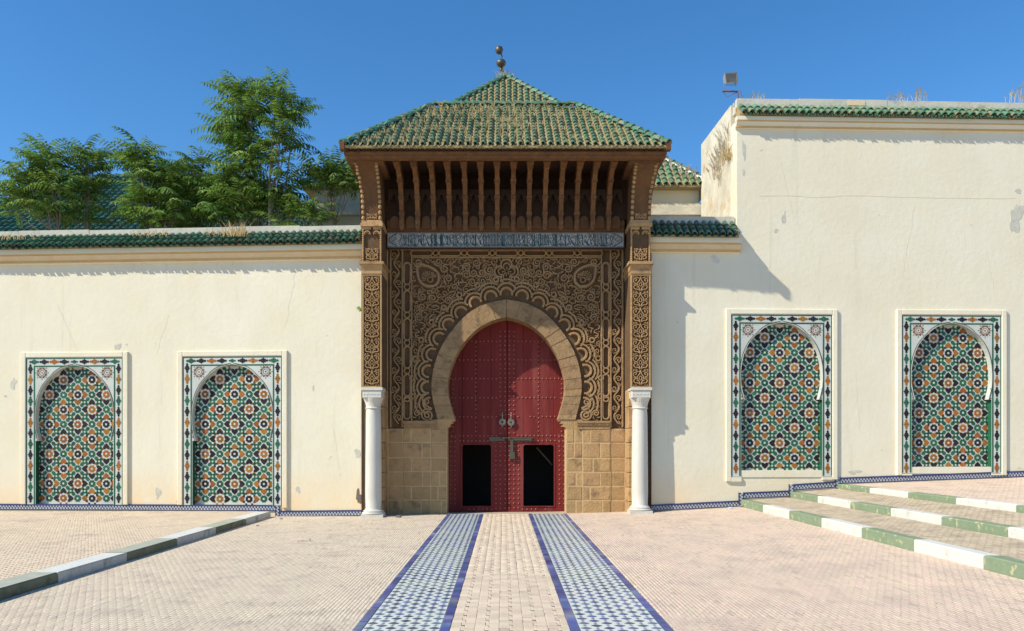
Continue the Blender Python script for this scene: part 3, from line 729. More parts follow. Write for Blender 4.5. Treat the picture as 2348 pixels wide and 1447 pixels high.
def niche(label, wall, u, zbase, zl, seed, foot, phase=0.0, band_foot=0.0):
    """horseshoe blind arch of mosaic tile; zl lip above the panel's foot; foot: how far the frame legs drop below it"""
    wm = Matrix.Translation(wall.location) @ Matrix.Rotation(wall.rotation_euler.z, 4, 'Z')
    loc = wm @ Vector((u, 0, zbase))
    t = thing('tiled_niche', label, 'tiled niche', loc, wall.rotation_euler.z, 'mosaic tiled niches along the cream walls')
    r = random.Random(seed)
    top = zl + 1.96; dep = 0.105
    fb = MB()
    fb.cbox(-1.30, -1.18, -.055, .02, -foot[0], top + .12, .012); fb.cbox(1.18, 1.30, -.055, .02, -foot[1], top + .12, .012)
    fb.cbox(-1.18, 1.18, -.055, .02, top, top + .12, .012)
    if foot[0] > .05:
        fb.box(-1.18, -.945, -.053, .02, -foot[0], -.16); fb.box(.945, 1.18, -.053, .02, -foot[1], -.16); fb.box(-.945, .945, -.02, dep + .02, -.16, -.005)
        fb.box(-1.19, -.945, .02, .2, -.2, .01)
    fb.build('surround', 'plaster', t)
    arc_r = arch_line(zl)
    yb = -.15 if foot[0] > .05 else 0.0
    right = [(1.18, yb), (1.18, top), (0, top)] + [(x, z) for x, z in reversed(arc_r)] + [(.945, zl), (.945, yb)]
    left = [(-x, z) for x, z in right]
    fp = MB()
    fp.prism(right, -.03, dep + .02, 0, lambda i: 1 if i >= len(right) - 2 else 0)
    fp.prism(left, -.03, dep + .02, 0, lambda i: 1 if i >= len(right) - 2 else 0)
    fp.build('spandrel', ['twhite', 'tgreen'], t)
    bk = MB(); bk.box(-1.1, 1.1, dep, dep + .06, -.02, zl + 1.9); bk.build('mosaic_bed', 'twhite', t)
    # pieces of the mosaic
    z0 = zl + 1.09 + phase; yp = dep - .005
    def inside(x, z, m=.0):
        x = abs(x)
        if z < -.01: return False
        if z < zl: return x < .95 + m
        q = min(arc_r, key=lambda p: abs(p[1] - z)); return x < q[0] + m and z < zl + 1.75
    big = []; rest = []
    jn = lambda: r.uniform(-.003, .003)
    for i in range(-4, 5):
        for j in range(-8, 4):
            x, z = i * CELL, z0 + j * CELL
            if (i + j) % 2 == 0:
                k = ('tblack', 'tamber') if ((i - j) % 4 == 0) else ('tamber', 'tblack')
                if inside(x, z, .05): big.append((RING[k[0]], xz(x + jn(), yp, z + jn())))
                for q in range(4):
                    a = q * PI / 2
                    if inside(x + .17 * math.cos(a), z + .17 * math.sin(a), .03):
                        big.append((HEART[k[1]], xz(x + jn(), yp, z + jn(), a)))
                    for d in (-.26, .26):
                        xx, zz = x + .142 * math.cos(a + PI / 4 + d), z + .142 * math.sin(a + PI / 4 + d)
                        if inside(xx, zz): rest.append((SMALL[k[0]], xz(xx, yp, zz)))
            elif inside(x, z, .05):
                big.append((RING['tgreen'], xz(x + jn(), yp, z + jn())))
            hx, hz = x + CELL / 2, z + CELL / 2
            if inside(hx, hz, .02):
                big.append((HALF, xz(hx + jn(), yp, hz + jn(), PI / 4)))
                s = -1 if (i + j) % 2 == 0 else 1
                for e in (0, PI):
                    a = s * PI / 4 + e
                    rest.append((LEAFT, xz(hx, yp, hz, a) @ Matrix.Scale(.93, 4)))
                    rest.append((LEAFT, xz(hx, yp, hz, a + PI / 2) @ Matrix.Scale(.70, 4)))
    for me, m in big: link(me.name.split('.')[0], me, t, m)
    byk = {}
    for me, m in rest: byk.setdefault(me.materials[0].name, []).append((me, m))
    for its in byk.values(): join_copies('small_mosaic_tiles', its, t)
    # border of cartouches between green fillets
    bd = MB(); ys = -.034
    for (a, c, e) in ((1.165, top - .015, .02), (.955 + .02, top - .19, .032)):
        w = e
        bd.box(-a - w / 2, -a + w / 2, ys, -.02, -band_foot, c); bd.box(a - w / 2, a + w / 2, ys, -.02, -band_foot, c); bd.box(-a + w / 2, a - w / 2, ys, -.02, c - w, c)
    bd.build('border_fillet', 'tgreen', t)
    cols = ['tgreen', 'tblack', 'tamber', 'tblack']
    n = 9
    for i in range(n):
        k = ['tgreen', 'tblack', 'tamber', 'tblack', 'tgreen', 'tblack', 'tamber', 'tblack', 'tgreen'][i]
        x = -.98 + 1.96 * i / (n - 1)
        m = xz(x, -.035, top - .104)
        if i == 4: m = m @ Matrix.Scale(.72, 4)
        link('cartouche_tile', CART[k], t, m)
    z = top - .27; i = 0
    while z > -band_foot + .06:
        for s in (-1, 1): link('cartouche_tile', CART[['tblack', 'tamber', 'tblack', 'tgreen'][i % 4]], t, xz(s * 1.072, -.035, z, PI / 2))
        z -= .252; i += 1
    for s in (-1, 1):
        st = MB(); c = (s * .79, zl + 1.60)
        for q in range(16):
            a = 2 * PI * q / 16; rr = .16 if q % 2 == 0 else .13
            st.prism([(c[0] + rr * math.cos(a) + .012 * math.cos(b_), c[1] + rr * math.sin(a) + .012 * math.sin(b_)) for b_ in (0, PI / 2, PI, 1.5 * PI)], -.0345, -.025, 0)
        for rot in (0, PI / 4):
            P = [(c[0] + .135 * math.cos(rot + PI / 2 * i), c[1] + .135 * math.sin(rot + PI / 2 * i)) for i in range(4)]
            st.ribbon(P, .016, -.028, -.0335, closed=True, m=1)
        for rot in (PI / 8, 3 * PI / 8):
            P = [(c[0] + .125 * math.cos(rot + PI / 2 * i), c[1] + .125 * math.sin(rot + PI / 2 * i)) for i in range(4)]
            st.ribbon(P, .010, -.028, -.034, closed=True, m=0)
        st.ribbon(arc(c[0], c[1], .06, 0, 2 * PI * 15 / 16, 15), .018, -.028, -.0345, closed=True, m=1)
        st.prism([(c[0] + x_, c[1] + z_) for x_, z_ in star8(.022, .014)], -.035, -.028, 2)
        st.build('star_medallion', ['tblack', 'tamber', 'tblue'], t)
    tr = MB()
    for s in (-1, 1):
        tr.ribbon([(s * (x + .03), z + (.02 if k > 24 else 0)) for k, (x, z) in enumerate(arc_r)], .016, -.028, -.037, m=0)
        tr.ribbon([(s * (x + .006), z) for x, z in arc_r], .010, -.028, -.040, m=1)
        # little floral quarter beside the lip
        for q in range(14):
            cx, cz = s * r.uniform(.90, .945), zl + r.uniform(.02, .26) * (1)
            tr.prism([(cx + .011 * math.cos(b_), cz + .011 * math.sin(b_)) for b_ in (0, PI / 2, PI, 1.5 * PI)], -.0335, -.028, 0)
    tr.build('arch_trim', ['iron', 'twhite'], t)
    return t

zb = 0.212
niche('mosaic niche in the low left wall, the one farther from the gate', left_wall, NL[0], zb, 1.49, 3, (0, 0))
niche('mosaic niche in the low left wall, beside the end of the raised kerb', left_wall, NL[1], zb, 1.49, 4, (0, .06))
niche('mosaic niche in the tall right wall just above the painted steps, nearer the gate', right_wall, NR[0], nz0[0], 1.63, 5, (.26, .22), .0, .13)
niche('mosaic niche in the tall right wall above the upper terrace, farthest from the gate', right_wall, NR[1], nz0[1], 1.56, 6, (.20, .20), .0, .13)

# ------------------------------------------------------------------ the gatehouse
gate = thing('gatehouse', 'carved sandstone gatehouse with red double door under a green hipped roof', 'gatehouse', (0, 0, 0))
YP = 0.50                                              # face of the portal
def GX(p, y=YP): return X(p, y)
def GZ(p, y=YP): return Z(p, y)
CX = GX(1161.5)
S = .01 * K(YP)                                        # metres per photo pixel on the portal face

# arch lines, right half, as offsets from the centre: intrados and extrados (photo px)
INTR = smooth_line([(118, 962), (124, 942), (131, 918), (134.5, 893), (133, 866), (124, 834), (109, 803), (87, 773), (58, 748), (28, 734), (0, 727)], 4)
EXTR = smooth_line([(158, 962), (163, 942), (169, 918), (172, 890), (170, 861), (162, 825), (145, 787), (119, 750), (86, 717), (45, 696), (0, 687)], 4)
def at(dx, y): return (CX + dx * S, GZ(y))

# ashlar piers either side of the door
courses = [983, 1015, 1050, 1082, 1115, 1147, 1180]
piers = [(136.5, 173.5, 0.0), (173.5, 238.5, -.012), (238.5, 271.5, .004), (271.5, 292, -.02)]
def lay(b, x0, x1, y, i, sd):
    r = random.Random(sd * 31 + i)
    w = x1 - x0
    if w < 30: return [(x0, x1)]
    if w < 50: return [(x0, x1)] if r.random() < .5 else [(x0, x0 + w * r.uniform(.4, .65)), None]
    return [(x0, x0 + w * (.3 if i % 2 == 0 else .64)), None]
for s in (-1, 1):
    mort = MB()
    for (a, c, dy) in piers:
        xa, xb = sorted((CX + s * a * S, CX + s * c * S))
        mort.box(xa, xb, YP + dy + .006, YP + .5, -.3, GZ(983))
        for i in range(len(courses) - 1):
            za, zb_ = GZ(courses[i + 1]), GZ(courses[i])
            if i == len(courses) - 2: za = -.08
            w = xb - xa; r = random.Random(int(a) * 7 + i + (50 if s > 0 else 0))
            if w < .36 or (w < .42 and r.random() < .45): cuts = [xa, xb]
            elif w < .45: cuts = [xa, xa + w * r.uniform(.38, .66), xb]
            else: cuts = [xa, xa + w * ((.32 if i % 2 == 0 else .66) + r.uniform(-.05, .05)), xb]
            for q in range(len(cuts) - 1):
                g = .009 + r.uniform(0, .004)
                o = MB(); j = r.uniform(-.007, .004)
                o.cbox(cuts[q] + g, cuts[q + 1] - g, YP + dy + j, YP + .3, za + g, zb_ - g, .012)
                o.build('stone', 'sand', gate)
    mort.build('pier_core', 'mortar', gate)
# stones between the piers and the springing of the arch, with the little stepped corbel of the lip
for s in (-1, 1):
    for (za, zb_, ia) in ((962, 983, 0),):
        P = [(118, 962), (121, 966), (124, 966), (125, 971), (129, 972), (130, 978), (135, 980), (136.5, 984), (173.5, 984), (173.5, 962)]
        o = MB(); o.prism([(CX + s * x * S, GZ(z)) for x, z in P], YP, YP + .5); o.build('springer_stone', 'sand', gate)
# voussoirs
NV = 13
nI = len(INTR)
def samp(L_, t):
    f = t * (len(L_) - 1); i = min(int(f), len(L_) - 2); q = f - i
    return (L_[i][0] * (1 - q) + L_[i + 1][0] * q, L_[i][1] * (1 - q) + L_[i + 1][1] * q)
vm = MB()
for s in (-1, 1):
    cuts = [0] + sorted(min(.985, max(.02, (k + RND.uniform(-.18, .18)) / NV)) for k in range(1, NV)) + [1]
    for k in range(NV):
        a, c = cuts[k] + .003, cuts[k + 1] - .003
        ts = [a + (c - a) * q / 3 for q in range(4)]
        P = [samp(INTR, t) for t in ts] + [samp(EXTR, t) for t in reversed(ts)]
        o = MB(); j = RND.uniform(-.008, .003)
        o.prism([(CX + s * x * S, GZ(z)) for x, z in P], YP - .02 + j, YP + .5); o.build('voussoir', 'ring', gate)
    P = [samp(INTR, q / 30) for q in range(31)] + [samp(EXTR, 1 - q / 30) for q in range(31)]
    vm.prism([(CX + s * (x + (.6 if i < 31 else -.6)) * S, GZ(z)) for i, (x, z) in enumerate(P)], YP - .012, YP + .49)
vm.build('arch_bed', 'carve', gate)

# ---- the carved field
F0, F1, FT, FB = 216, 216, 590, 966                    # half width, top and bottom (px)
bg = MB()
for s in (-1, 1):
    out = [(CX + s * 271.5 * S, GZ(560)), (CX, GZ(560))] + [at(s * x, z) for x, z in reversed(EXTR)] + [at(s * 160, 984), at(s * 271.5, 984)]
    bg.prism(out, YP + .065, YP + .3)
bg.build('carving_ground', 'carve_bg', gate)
fld = MB(); rj = random.Random(8)
YB, YF = YP + .07, YP - .012
def rib(dx_pts, w, yf=YF, mirror=True, bev=.4, closed=False):
    """strap given in px offsets from the centre line; mirrored to the other side"""
    ww = w * S if np.isscalar(w) else [q * S for q in w]
    for s in ((1, -1) if mirror else (1,)):
        ox, oz, oy = rj.uniform(-.9, .9), rj.uniform(-.9, .9), rj.uniform(-.006, .006)
        fld.ribbon([at(s * x + ox, z + oz) for x, z in dx_pts], ww, YB, yf + oy, bev + .15, closed=closed)

lobes = [(0, 672), (36, 679.5), (72, 694), (104, 717), (132, 745), (155, 776), (171, 812), (180, 850), (182, 888), (178, 925)]
nrm = []
for i in range(len(lobes)):
    a = lobes[max(i - 1, 0)]; c = lobes[min(i + 1, len(lobes) - 1)]
    t = (c[0] - a[0], c[1] - a[1]); l = math.hypot(*t); n = (t[1] / l, -t[0] / l); nrm.append(n)
nrm[0] = (0, -1)
for i, ((x, z), n) in enumerate(zip(lobes, nrm)):
    ang = math.atan2(n[1], n[0]); mir = i > 0
    for (r, w, sp, dy) in ((13.5, 7, 1.9, -.004), (22.5, 6.4, 1.25 + .2 * (i % 2), 0 if i % 2 else -.008), (31, 5.6, .55 + .3 * (i % 2), .004 if i % 2 else -.004)):
        pts = [(x + r * math.cos(ang + a), z + r * math.sin(ang + a)) for a in np.linspace(-sp, sp, 17)]
        rib(pts, w, YF + dy, mir, .3)
    if i < len(lobes) - 1:
        x2, z2 = lobes[i + 1]; n2 = nrm[i + 1]
        mx_, mz = (x + x2) / 2, (z + z2) / 2; mn = ((n[0] + n2[0]) / 2, (n[1] + n2[1]) / 2)
        a2 = math.atan2(mn[1], mn[0])
        q = (mx_ + mn[0] * 36, mz + mn[1] * 36)
        rib([(q[0] + 5.5 * math.cos(a), q[1] + 5.5 * math.sin(a)) for a in np.linspace(0, 2 * PI * 11 / 12, 12)], 5.5, YF - .006, closed=True)
# volutes at the foot of the field
def spiral(cx, cz, r, turns, a0, dr=1, r1=.14):
    n = max(10, int(14 * turns)); return [(cx + r * (1 - (1 - r1) * k / n) * math.cos(a0 + dr * 2 * PI * turns * k / n), cz + r * (1 - (1 - r1) * k / n) * math.sin(a0 + dr * 2 * PI * turns * k / n)) for k in range(n + 1)]
rib(spiral(182, 951, 15, 2.0, -PI / 2), 6.5)
rib(spiral(184, 922, 9, 1.6, PI / 2, -1), 5)
rib(smooth_line([(171, 936), (184, 930), (193, 918), (192, 902)], 5), 6)
rib(spiral(205, 948, 8, 1.5, PI), 5)
# quatrefoil over the crown of the arch
qc = (0, 622)
for (ro, rr, w) in ((15, 12.5, 6), (11, 8, 4)):
    for k in range(4):
        a = PI / 2 * k
        rib([(qc[0] + ro * math.cos(a) + rr * math.cos(a + b_), qc[1] + ro * math.sin(a) + rr * math.sin(a + b_)) for b_ in np.linspace(-2.0, 2.0, 13)], w, mirror=False)
for k in range(8):
    a = PI / 4 * k; rib([(qc[0] + 3 * math.cos(a), qc[1] + 3 * math.sin(a)), (qc[0] + 10 * math.cos(a), qc[1] + 10 * math.sin(a))], [2, 4.5], mirror=False)
# shell palmettes in the upper corners
sc_ = (172, 634)
tip = (205, 604)
rib(smooth_line([tip, (176, 612), (158, 626), (157, 645), (166, 656)], 6), [3] + [8] * 11 + [9] * 7 + [10] * 6)
rib(smooth_line([tip, (204, 624), (199, 642), (186, 654), (166, 656)], 6), [3] + [8] * 11 + [9] * 7 + [10] * 6)
for k in range(13):
    a = -2.55 + k * .235 - .15
    r0, r1 = 8, 17 + 6 * math.exp(-((a + .75) / .6) ** 2)
    rib([(sc_[0] + 4 + r0 * math.cos(a), sc_[1] + 6 + r0 * math.sin(a)), (sc_[0] + 4 + r1 * math.cos(a), sc_[1] + 6 + r1 * math.sin(a))], [2.2, 4], YF + .012)
rib([(sc_[0] + 4 + 6 * math.cos(a), sc_[1] + 7 + 6 * math.sin(a)) for a in np.linspace(0, 5.8, 10)], 3.5, YF + .01, closed=True)
# scrolls and leaves over the rest of the field
EXn = np.array([(x, z) for x, z in EXTR] + [(160, z) for z in range(962, 985, 6)])
busy = [(q, 622, 30) for q in (0,)] + [(180, 632, 34), (182, 945, 20), (205, 948, 10)]
def free(x, z, r, gap):
    if x < 1 or x > F0 - r or z < FT + r or z > FB - r: return False
    if np.min(np.hypot(EXn[:, 0] - x, EXn[:, 1] - z)) < gap: return False
    for k in range(len(EXTR)):
        pass
    d = math.hypot(x, z - 880)
    if d < 175 or (z > 880 and x < 180): return False
    return all(math.hypot(x - a, z - c) > .86 * (r + q) for a, c, q in busy)
rs = random.Random(5)
def leaf_line(x, z, a, l, bend, w):
    n = 9; pts = []; ws = []
    for k in range(n):
        t = k / (n - 1); aa = a + bend * t
        pts.append((x, z)); ws.append(max(.8, w * math.sin(PI * min(1, .12 + t * .9)) ** .8))
        x += l / (n - 1) * math.cos(aa); z += l / (n - 1) * math.sin(aa)
    return pts, ws
for (rad, tries, gap) in ((10.5, 900, 52), (7.8, 5000, 46), (5.8, 12000, 42), (4.2, 20000, 38), (3.0, 26000, 35)):
    for _ in range(tries):
        x, z = rs.uniform(0, F0), rs.uniform(FT, FB)
        if not free(x, z, rad * .86, gap): continue
        busy.append((x, z, rad)); a = rs.uniform(0, 2 * PI); d = rs.choice((-1, 1)); dy = rs.uniform(-.012, .03)
        if rad > 4.5:
            kind = rs.random()
            if kind < .5:
                P = spiral(x, z, rad * .86, 1.55 if rad > 9 else 1.2, a, d, .16)
                rib(P, list(np.linspace(rad * .36, rad * .24, len(P)) + 1.5), YF + dy)
                e = P[0]; pts, ws = leaf_line(e[0], e[1], a - d * PI / 2, rad * 1.5, -d * 1.1, rad * .55); rib(pts, ws, YF + dy)
            elif kind < .78:
                for q in (-1, 1):
                    pts, ws = leaf_line(x - rad * .9 * math.cos(a), z - rad * .9 * math.sin(a), a + q * .75, rad * 2.1, -q * 1.5, rad * .5); rib(pts, ws, YF + dy)
                rib([(x - rad * .2 * math.cos(a), z - rad * .2 * math.sin(a)), (x + rad * .8 * math.cos(a), z + rad * .8 * math.sin(a))], [rad * .2, rad * .3], YF + dy)
            else:
                P = smooth_line([(x + rad * .95 * math.cos(a + q), z + rad * .95 * rr * math.sin(a + q)) for q, rr in ((0, 1), (1.2, .5), (3.4, .5), (4.4, 1))], 5)
                rib(P, rad * .38, YF + dy)
                pts, ws = leaf_line(x, z, a + 2, rad * 1.1, 1.4 * d, rad * .4); rib(pts, ws, YF + dy)
        else:
            pts, ws = leaf_line(x - rad * 1.1 * math.cos(a), z - rad * 1.1 * math.sin(a), a, rad * 2.6, d * 1.3, rad * .95); rib(pts, ws, YF + dy)
fld.build('carved_field', 'carve', gate)

# interlaced border, vine bands and plain fillets
bor = MB()
def brib(pts, w, yf=YF, closed=False):
    bor.ribbon([at(x, z) for x, z in pts], w * S, YB, yf, .35, closed=closed)
def stad(cx, cz, hl, hh, vertical):
    P = []
    for k in range(9): a = -PI / 2 + PI * k / 8; P.append((hl - hh + hh * math.cos(a), hh * math.sin(a)))
    for k in range(9): a = PI / 2 + PI * k / 8; P.append((-hl + hh + hh * math.cos(a), hh * math.sin(a)))
    return [(cx + (z if vertical else x), cz + (x if vertical else z)) for x, z in P]
for s in (-1, 1):
    z = 600
    while z < 960:
        brib(stad(s * 228, min(z + 27, 936), 25, 7.5, True), 4.5, closed=True)
        brib(arc(s * 228, z + 58, 6.5, 0, 2 * PI * 11 / 12, 11), 4.2, YF - .004, True)
        z += 64
    brib([(s * 217.5, FT - 4), (s * 217.5, FB)], 4, YF - .01); brib([(s * 239, 566), (s * 239, FB + 14)], 4.5, YF - .01)
    brib([(s * 266, 566), (s * 266, FB + 14)], 5, YF - .01)
    # vine band
    pts = [(s * 252.5 + 6 * math.sin((z - 570) / 44 * 2 * PI), z) for z in range(572, 976, 4)]
    brib(pts, 4.2)
    for k, zc in enumerate(range(583, 972, 22)):
        sg = 1 if k % 2 == 0 else -1
        P = spiral(s * 252.5 - sg * 4.5, zc, 7.2, 1.25, 0 if sg > 0 else PI, 1, .2); brib(P, 3.2, YF + .004)
        pts, ws = leaf_line(s * 252.5 - sg * 4, zc + 8, rs.uniform(-1, 1) + (PI if sg > 0 else 0), 11, .9, 4)
        bor.ribbon([at(x, z_) for x, z_ in pts], [q * S for q in ws], YB, YF + .004, .35)
for k in range(7):
    cx = -195 + 65 * k
    brib(stad(cx, 580, 25, 6.5, False), 4, closed=True)
    if k < 6: brib(arc(cx + 32.5, 580, 6, 0, 2 * PI * 11 / 12, 11), 4, YF - .004, True)
brib([(-240, 570), (240, 570)], 4, YF - .01); brib([(-217, FT), (217, FT)], 4, YF - .01)
bor.build('interlace_border', 'carve', gate)
# carved shelf at the foot of the field
for s in (-1, 1):
    b = MB(); xa, xb = sorted((CX + s * 161 * S, CX + s * 237 * S))
    b.box(xa, xb, YP - .06, YP + .05, GZ(970), GZ(965)); b.box(xa + .03, xb, YP - .025, YP + .05, GZ(984), GZ(979.5))
    b.xprism([(YP - .05, GZ(970.2)), (YP + .05, GZ(970.2)), (YP + .05, GZ(979)), (YP - .01, GZ(979))], xa + .01, xb)
    for k in range(8):
        c = (xa + (xb - xa) * (k + .5) / 8, GZ(974.5))
        b.ribbon(arc(c[0], c[1] - .02, .035, .2, PI - .2, 6), .014, YP, YP - .05)
    b.build('carved_shelf', 'carve', gate)
# plain jambs between border and pilaster
for s in (-1, 1):
    for i, (z0, z1) in enumerate(((1180, 1110), (1110, 1046), (1046, 983), (983, 905), (905, 830), (830, 752), (752, 680), (680, 610), (610, 500))):
        b = MB(); xa, xb = sorted((CX + s * 271.5 * S, CX + s * 284 * S))
        if z0 > 983: continue
        b.cbox(xa + .003, xb, YP - .06, YP + .3, GZ(z0) + .004, GZ(z1) - .004, .008); b.build('jamb_stone', 'sand', gate)

# ---- frieze with the inscription
fr = MB(); xa, xb = GX(888.5, .2), GX(1430, .2); za, zb_ = Z(566.5, .2), Z(533, .2)
fr.box(xa, xb, .2, .5, za, zb_); frz = fr.build('inscription_frieze', 'frieze', gate)
tx = MB()
def st(pts, w=.017): tx.ribbon(pts, w * .85, .2, .1955, .2)
zm = (za + zb_) / 2; hh = (zb_ - za)
st([(xa + .01, za + .015), (xb - .01, za + .015)], .012); st([(xa + .01, zb_ - .015), (xb - .01, zb_ - .015)], .012)
for (x, s) in ((xa, 1), (xb, -1)):                     # lobed cartouche ends
    P = smooth_line([(x + s * .21, zb_ - .02), (x + s * .19, zb_ - .05), (x + s * .14, zb_ - .06), (x + s * .10, zm + .075), (x + s * .055, zm + .05), (x + s * .035, zm),
                     (x + s * .055, zm - .05), (x + s * .10, zm - .075), (x + s * .14, za + .06), (x + s * .19, za + .05), (x + s * .21, za + .02)], 4)
    st(P, .028)
    st([(px_ + s * .05, zm + (pz_ - zm) * .75) for px_, pz_ in P[6:-6]], .01)
    for k in range(3): st(spiral(x + s * (.13 + .035 * k), zm + .03 * (k - 1), .03, 1.2, k), .009)
lo, hi = za + .035, zb_ - .035
rl = random.Random(19)
for off, lo, hi, zm in ((0, za + .03, zb_ - .03, zm), (.04, za + .05, zb_ - .05, zm + .03)):
    x = xa + .26 + off
    while x < xb - .28:                                    # dense thuluth: tall uprights over bowls, loops and marks
        q = rl.random()
        if q < .34:
            for k in range(rl.choice((1, 2, 2, 3))):
                st(smooth_line([(x + .012, hi), (x, hi - .03), (x, lo + .03), (x - .01, lo)], 3), .018); x += .034
            st(smooth_line([(x - .08, lo + .015), (x - .05, lo - .004), (x, lo + .006)], 3), .016)
        elif q < .55:
            st(arc(x + .035, lo + .055, .045, PI * .9, PI * 2.15, 9), .016); st(smooth_line([(x + .08, lo + .06), (x + .06, zm + .02), (x + .085, hi - .02)], 3), .013)
            st(arc(x + .035, zm + .05, .022, 0, 6, 7), .011); x += .075
        elif q < .72:
            st(smooth_line([(x, hi - .03), (x + .04, hi), (x + .07, hi - .04), (x + .03, zm), (x, zm - .03), (x + .045, lo), (x + .1, lo + .02)], 4), .016)
            st([(x + .075, zm + .01), (x + .1, zm - .02)], .014); x += .08
        elif q < .88:
            st(arc(x + .03, zm - .045, .026, 0, 6.0, 9), .014); st(smooth_line([(x + .05, zm - .05), (x + .075, lo + .01), (x + .12, lo + .005)], 3), .015)
            st(smooth_line([(x - .005, zm + .035), (x + .03, zm + .06), (x + .07, zm + .03)], 3), .012); st([(x + .02, hi - .02), (x + .05, hi - .035)], .014); x += .08
        else:
            st([(x, hi - .01), (x + .095, lo + .01)], .017); st(smooth_line([(x + .06, hi - .02), (x + .07, zm + .02), (x + .1, zm + .03)], 3), .012)
            st(arc(x + .02, lo + .03, .022, 0, 6, 7), .012); x += .085
        if rl.random() < .5:
            d = .007; tx.prism([(x - .03 - d, zm + .07), (x - .03, zm + .07 - d), (x - .03 + d, zm + .07), (x - .03, zm + .07 + d)], .1955, .2)
tx.build('lettering', 'ink', frz)
b = MB(); b.box(xa - .03, xb + .03, .215, .3, za - .035, za - .002); b.box(xa - .03, xb + .03, .215, .3, zb_ + .002, zb_ + .03); b.box(xa - .03, xa - .002, .215, .3, za - .002, zb_ + .002); b.box(xb + .002, xb + .03, .215, .3, za - .002, zb_ + .002)
b.build('frieze_rebate', 'cedar_dark', gate)
b = MB(); b.box(X(885), X(1434), .17, .5, Z(531, .17), Z(519, .17)); b.box(X(885), X(1434), .12, .5, Z(518.6, .12), Z(506, .12)); b.box(X(885), X(1434), .14, .5, Z(505.6, .14), Z(502, .14))
b.build('lintel_beam', 'cedar', gate)

# ---- pilasters on marble columns
YQ = -0.40
def QX(p): return X(p, YQ)
def QZ(p): return Z(p, YQ)
def scrollwork(b, cx, z0, z1, hw, yb, yf, unit_h=.37):
    """mirror-symmetric arabesque climbing a panel"""
    n = max(1, round((z1 - z0) / unit_h)); uh = (z1 - z0) / n; k_ = uh / .37
    for q in range(n):
        zc = z0 + q * uh
        for s in (-1, 1):
            def r_(pts, w, y=yf): b.ribbon([(cx + s * x * hw / .15, zc + z * k_) for x, z in pts], [q * 1.3 for q in w] if isinstance(w, list) else w * 1.3, yb, y, .4)
            r_(smooth_line([(.004, .02), (.05, .06), (.11, .07), (.125, .13), (.075, .165), (.045, .135), (.07, .11)], 5), .02)
            r_(smooth_line([(.004, .02), (.03, .10), (.06, .2), (.02, .27), (.004, .34), (.004, .37)], 5), .018)
            r_(smooth_line([(.05, .2), (.10, .2), (.135, .25), (.12, .31), (.08, .305), (.085, .265), (.105, .265)], 5), .018)
            r_(smooth_line([(.135, .02), (.115, .0), (.145, -.03 + .37 * 0 + .37), ][:2], 3), .02)
            r_(smooth_line([(.0, .135), (.022, .15), (.024, .19), (.0, .235)], 4), .016, yf + .004)
            r_([(.14, .19), (.115, .175), (.09, .19)], [.006, .02, .006]); r_([(.03, .325), (.07, .345), (.12, .35)], [.01, .026, .006])
            r_([(.095, .02), (.06, .0)], [.02, .008]); r_([(.14, .33), (.13, .37)], [.022, .01])
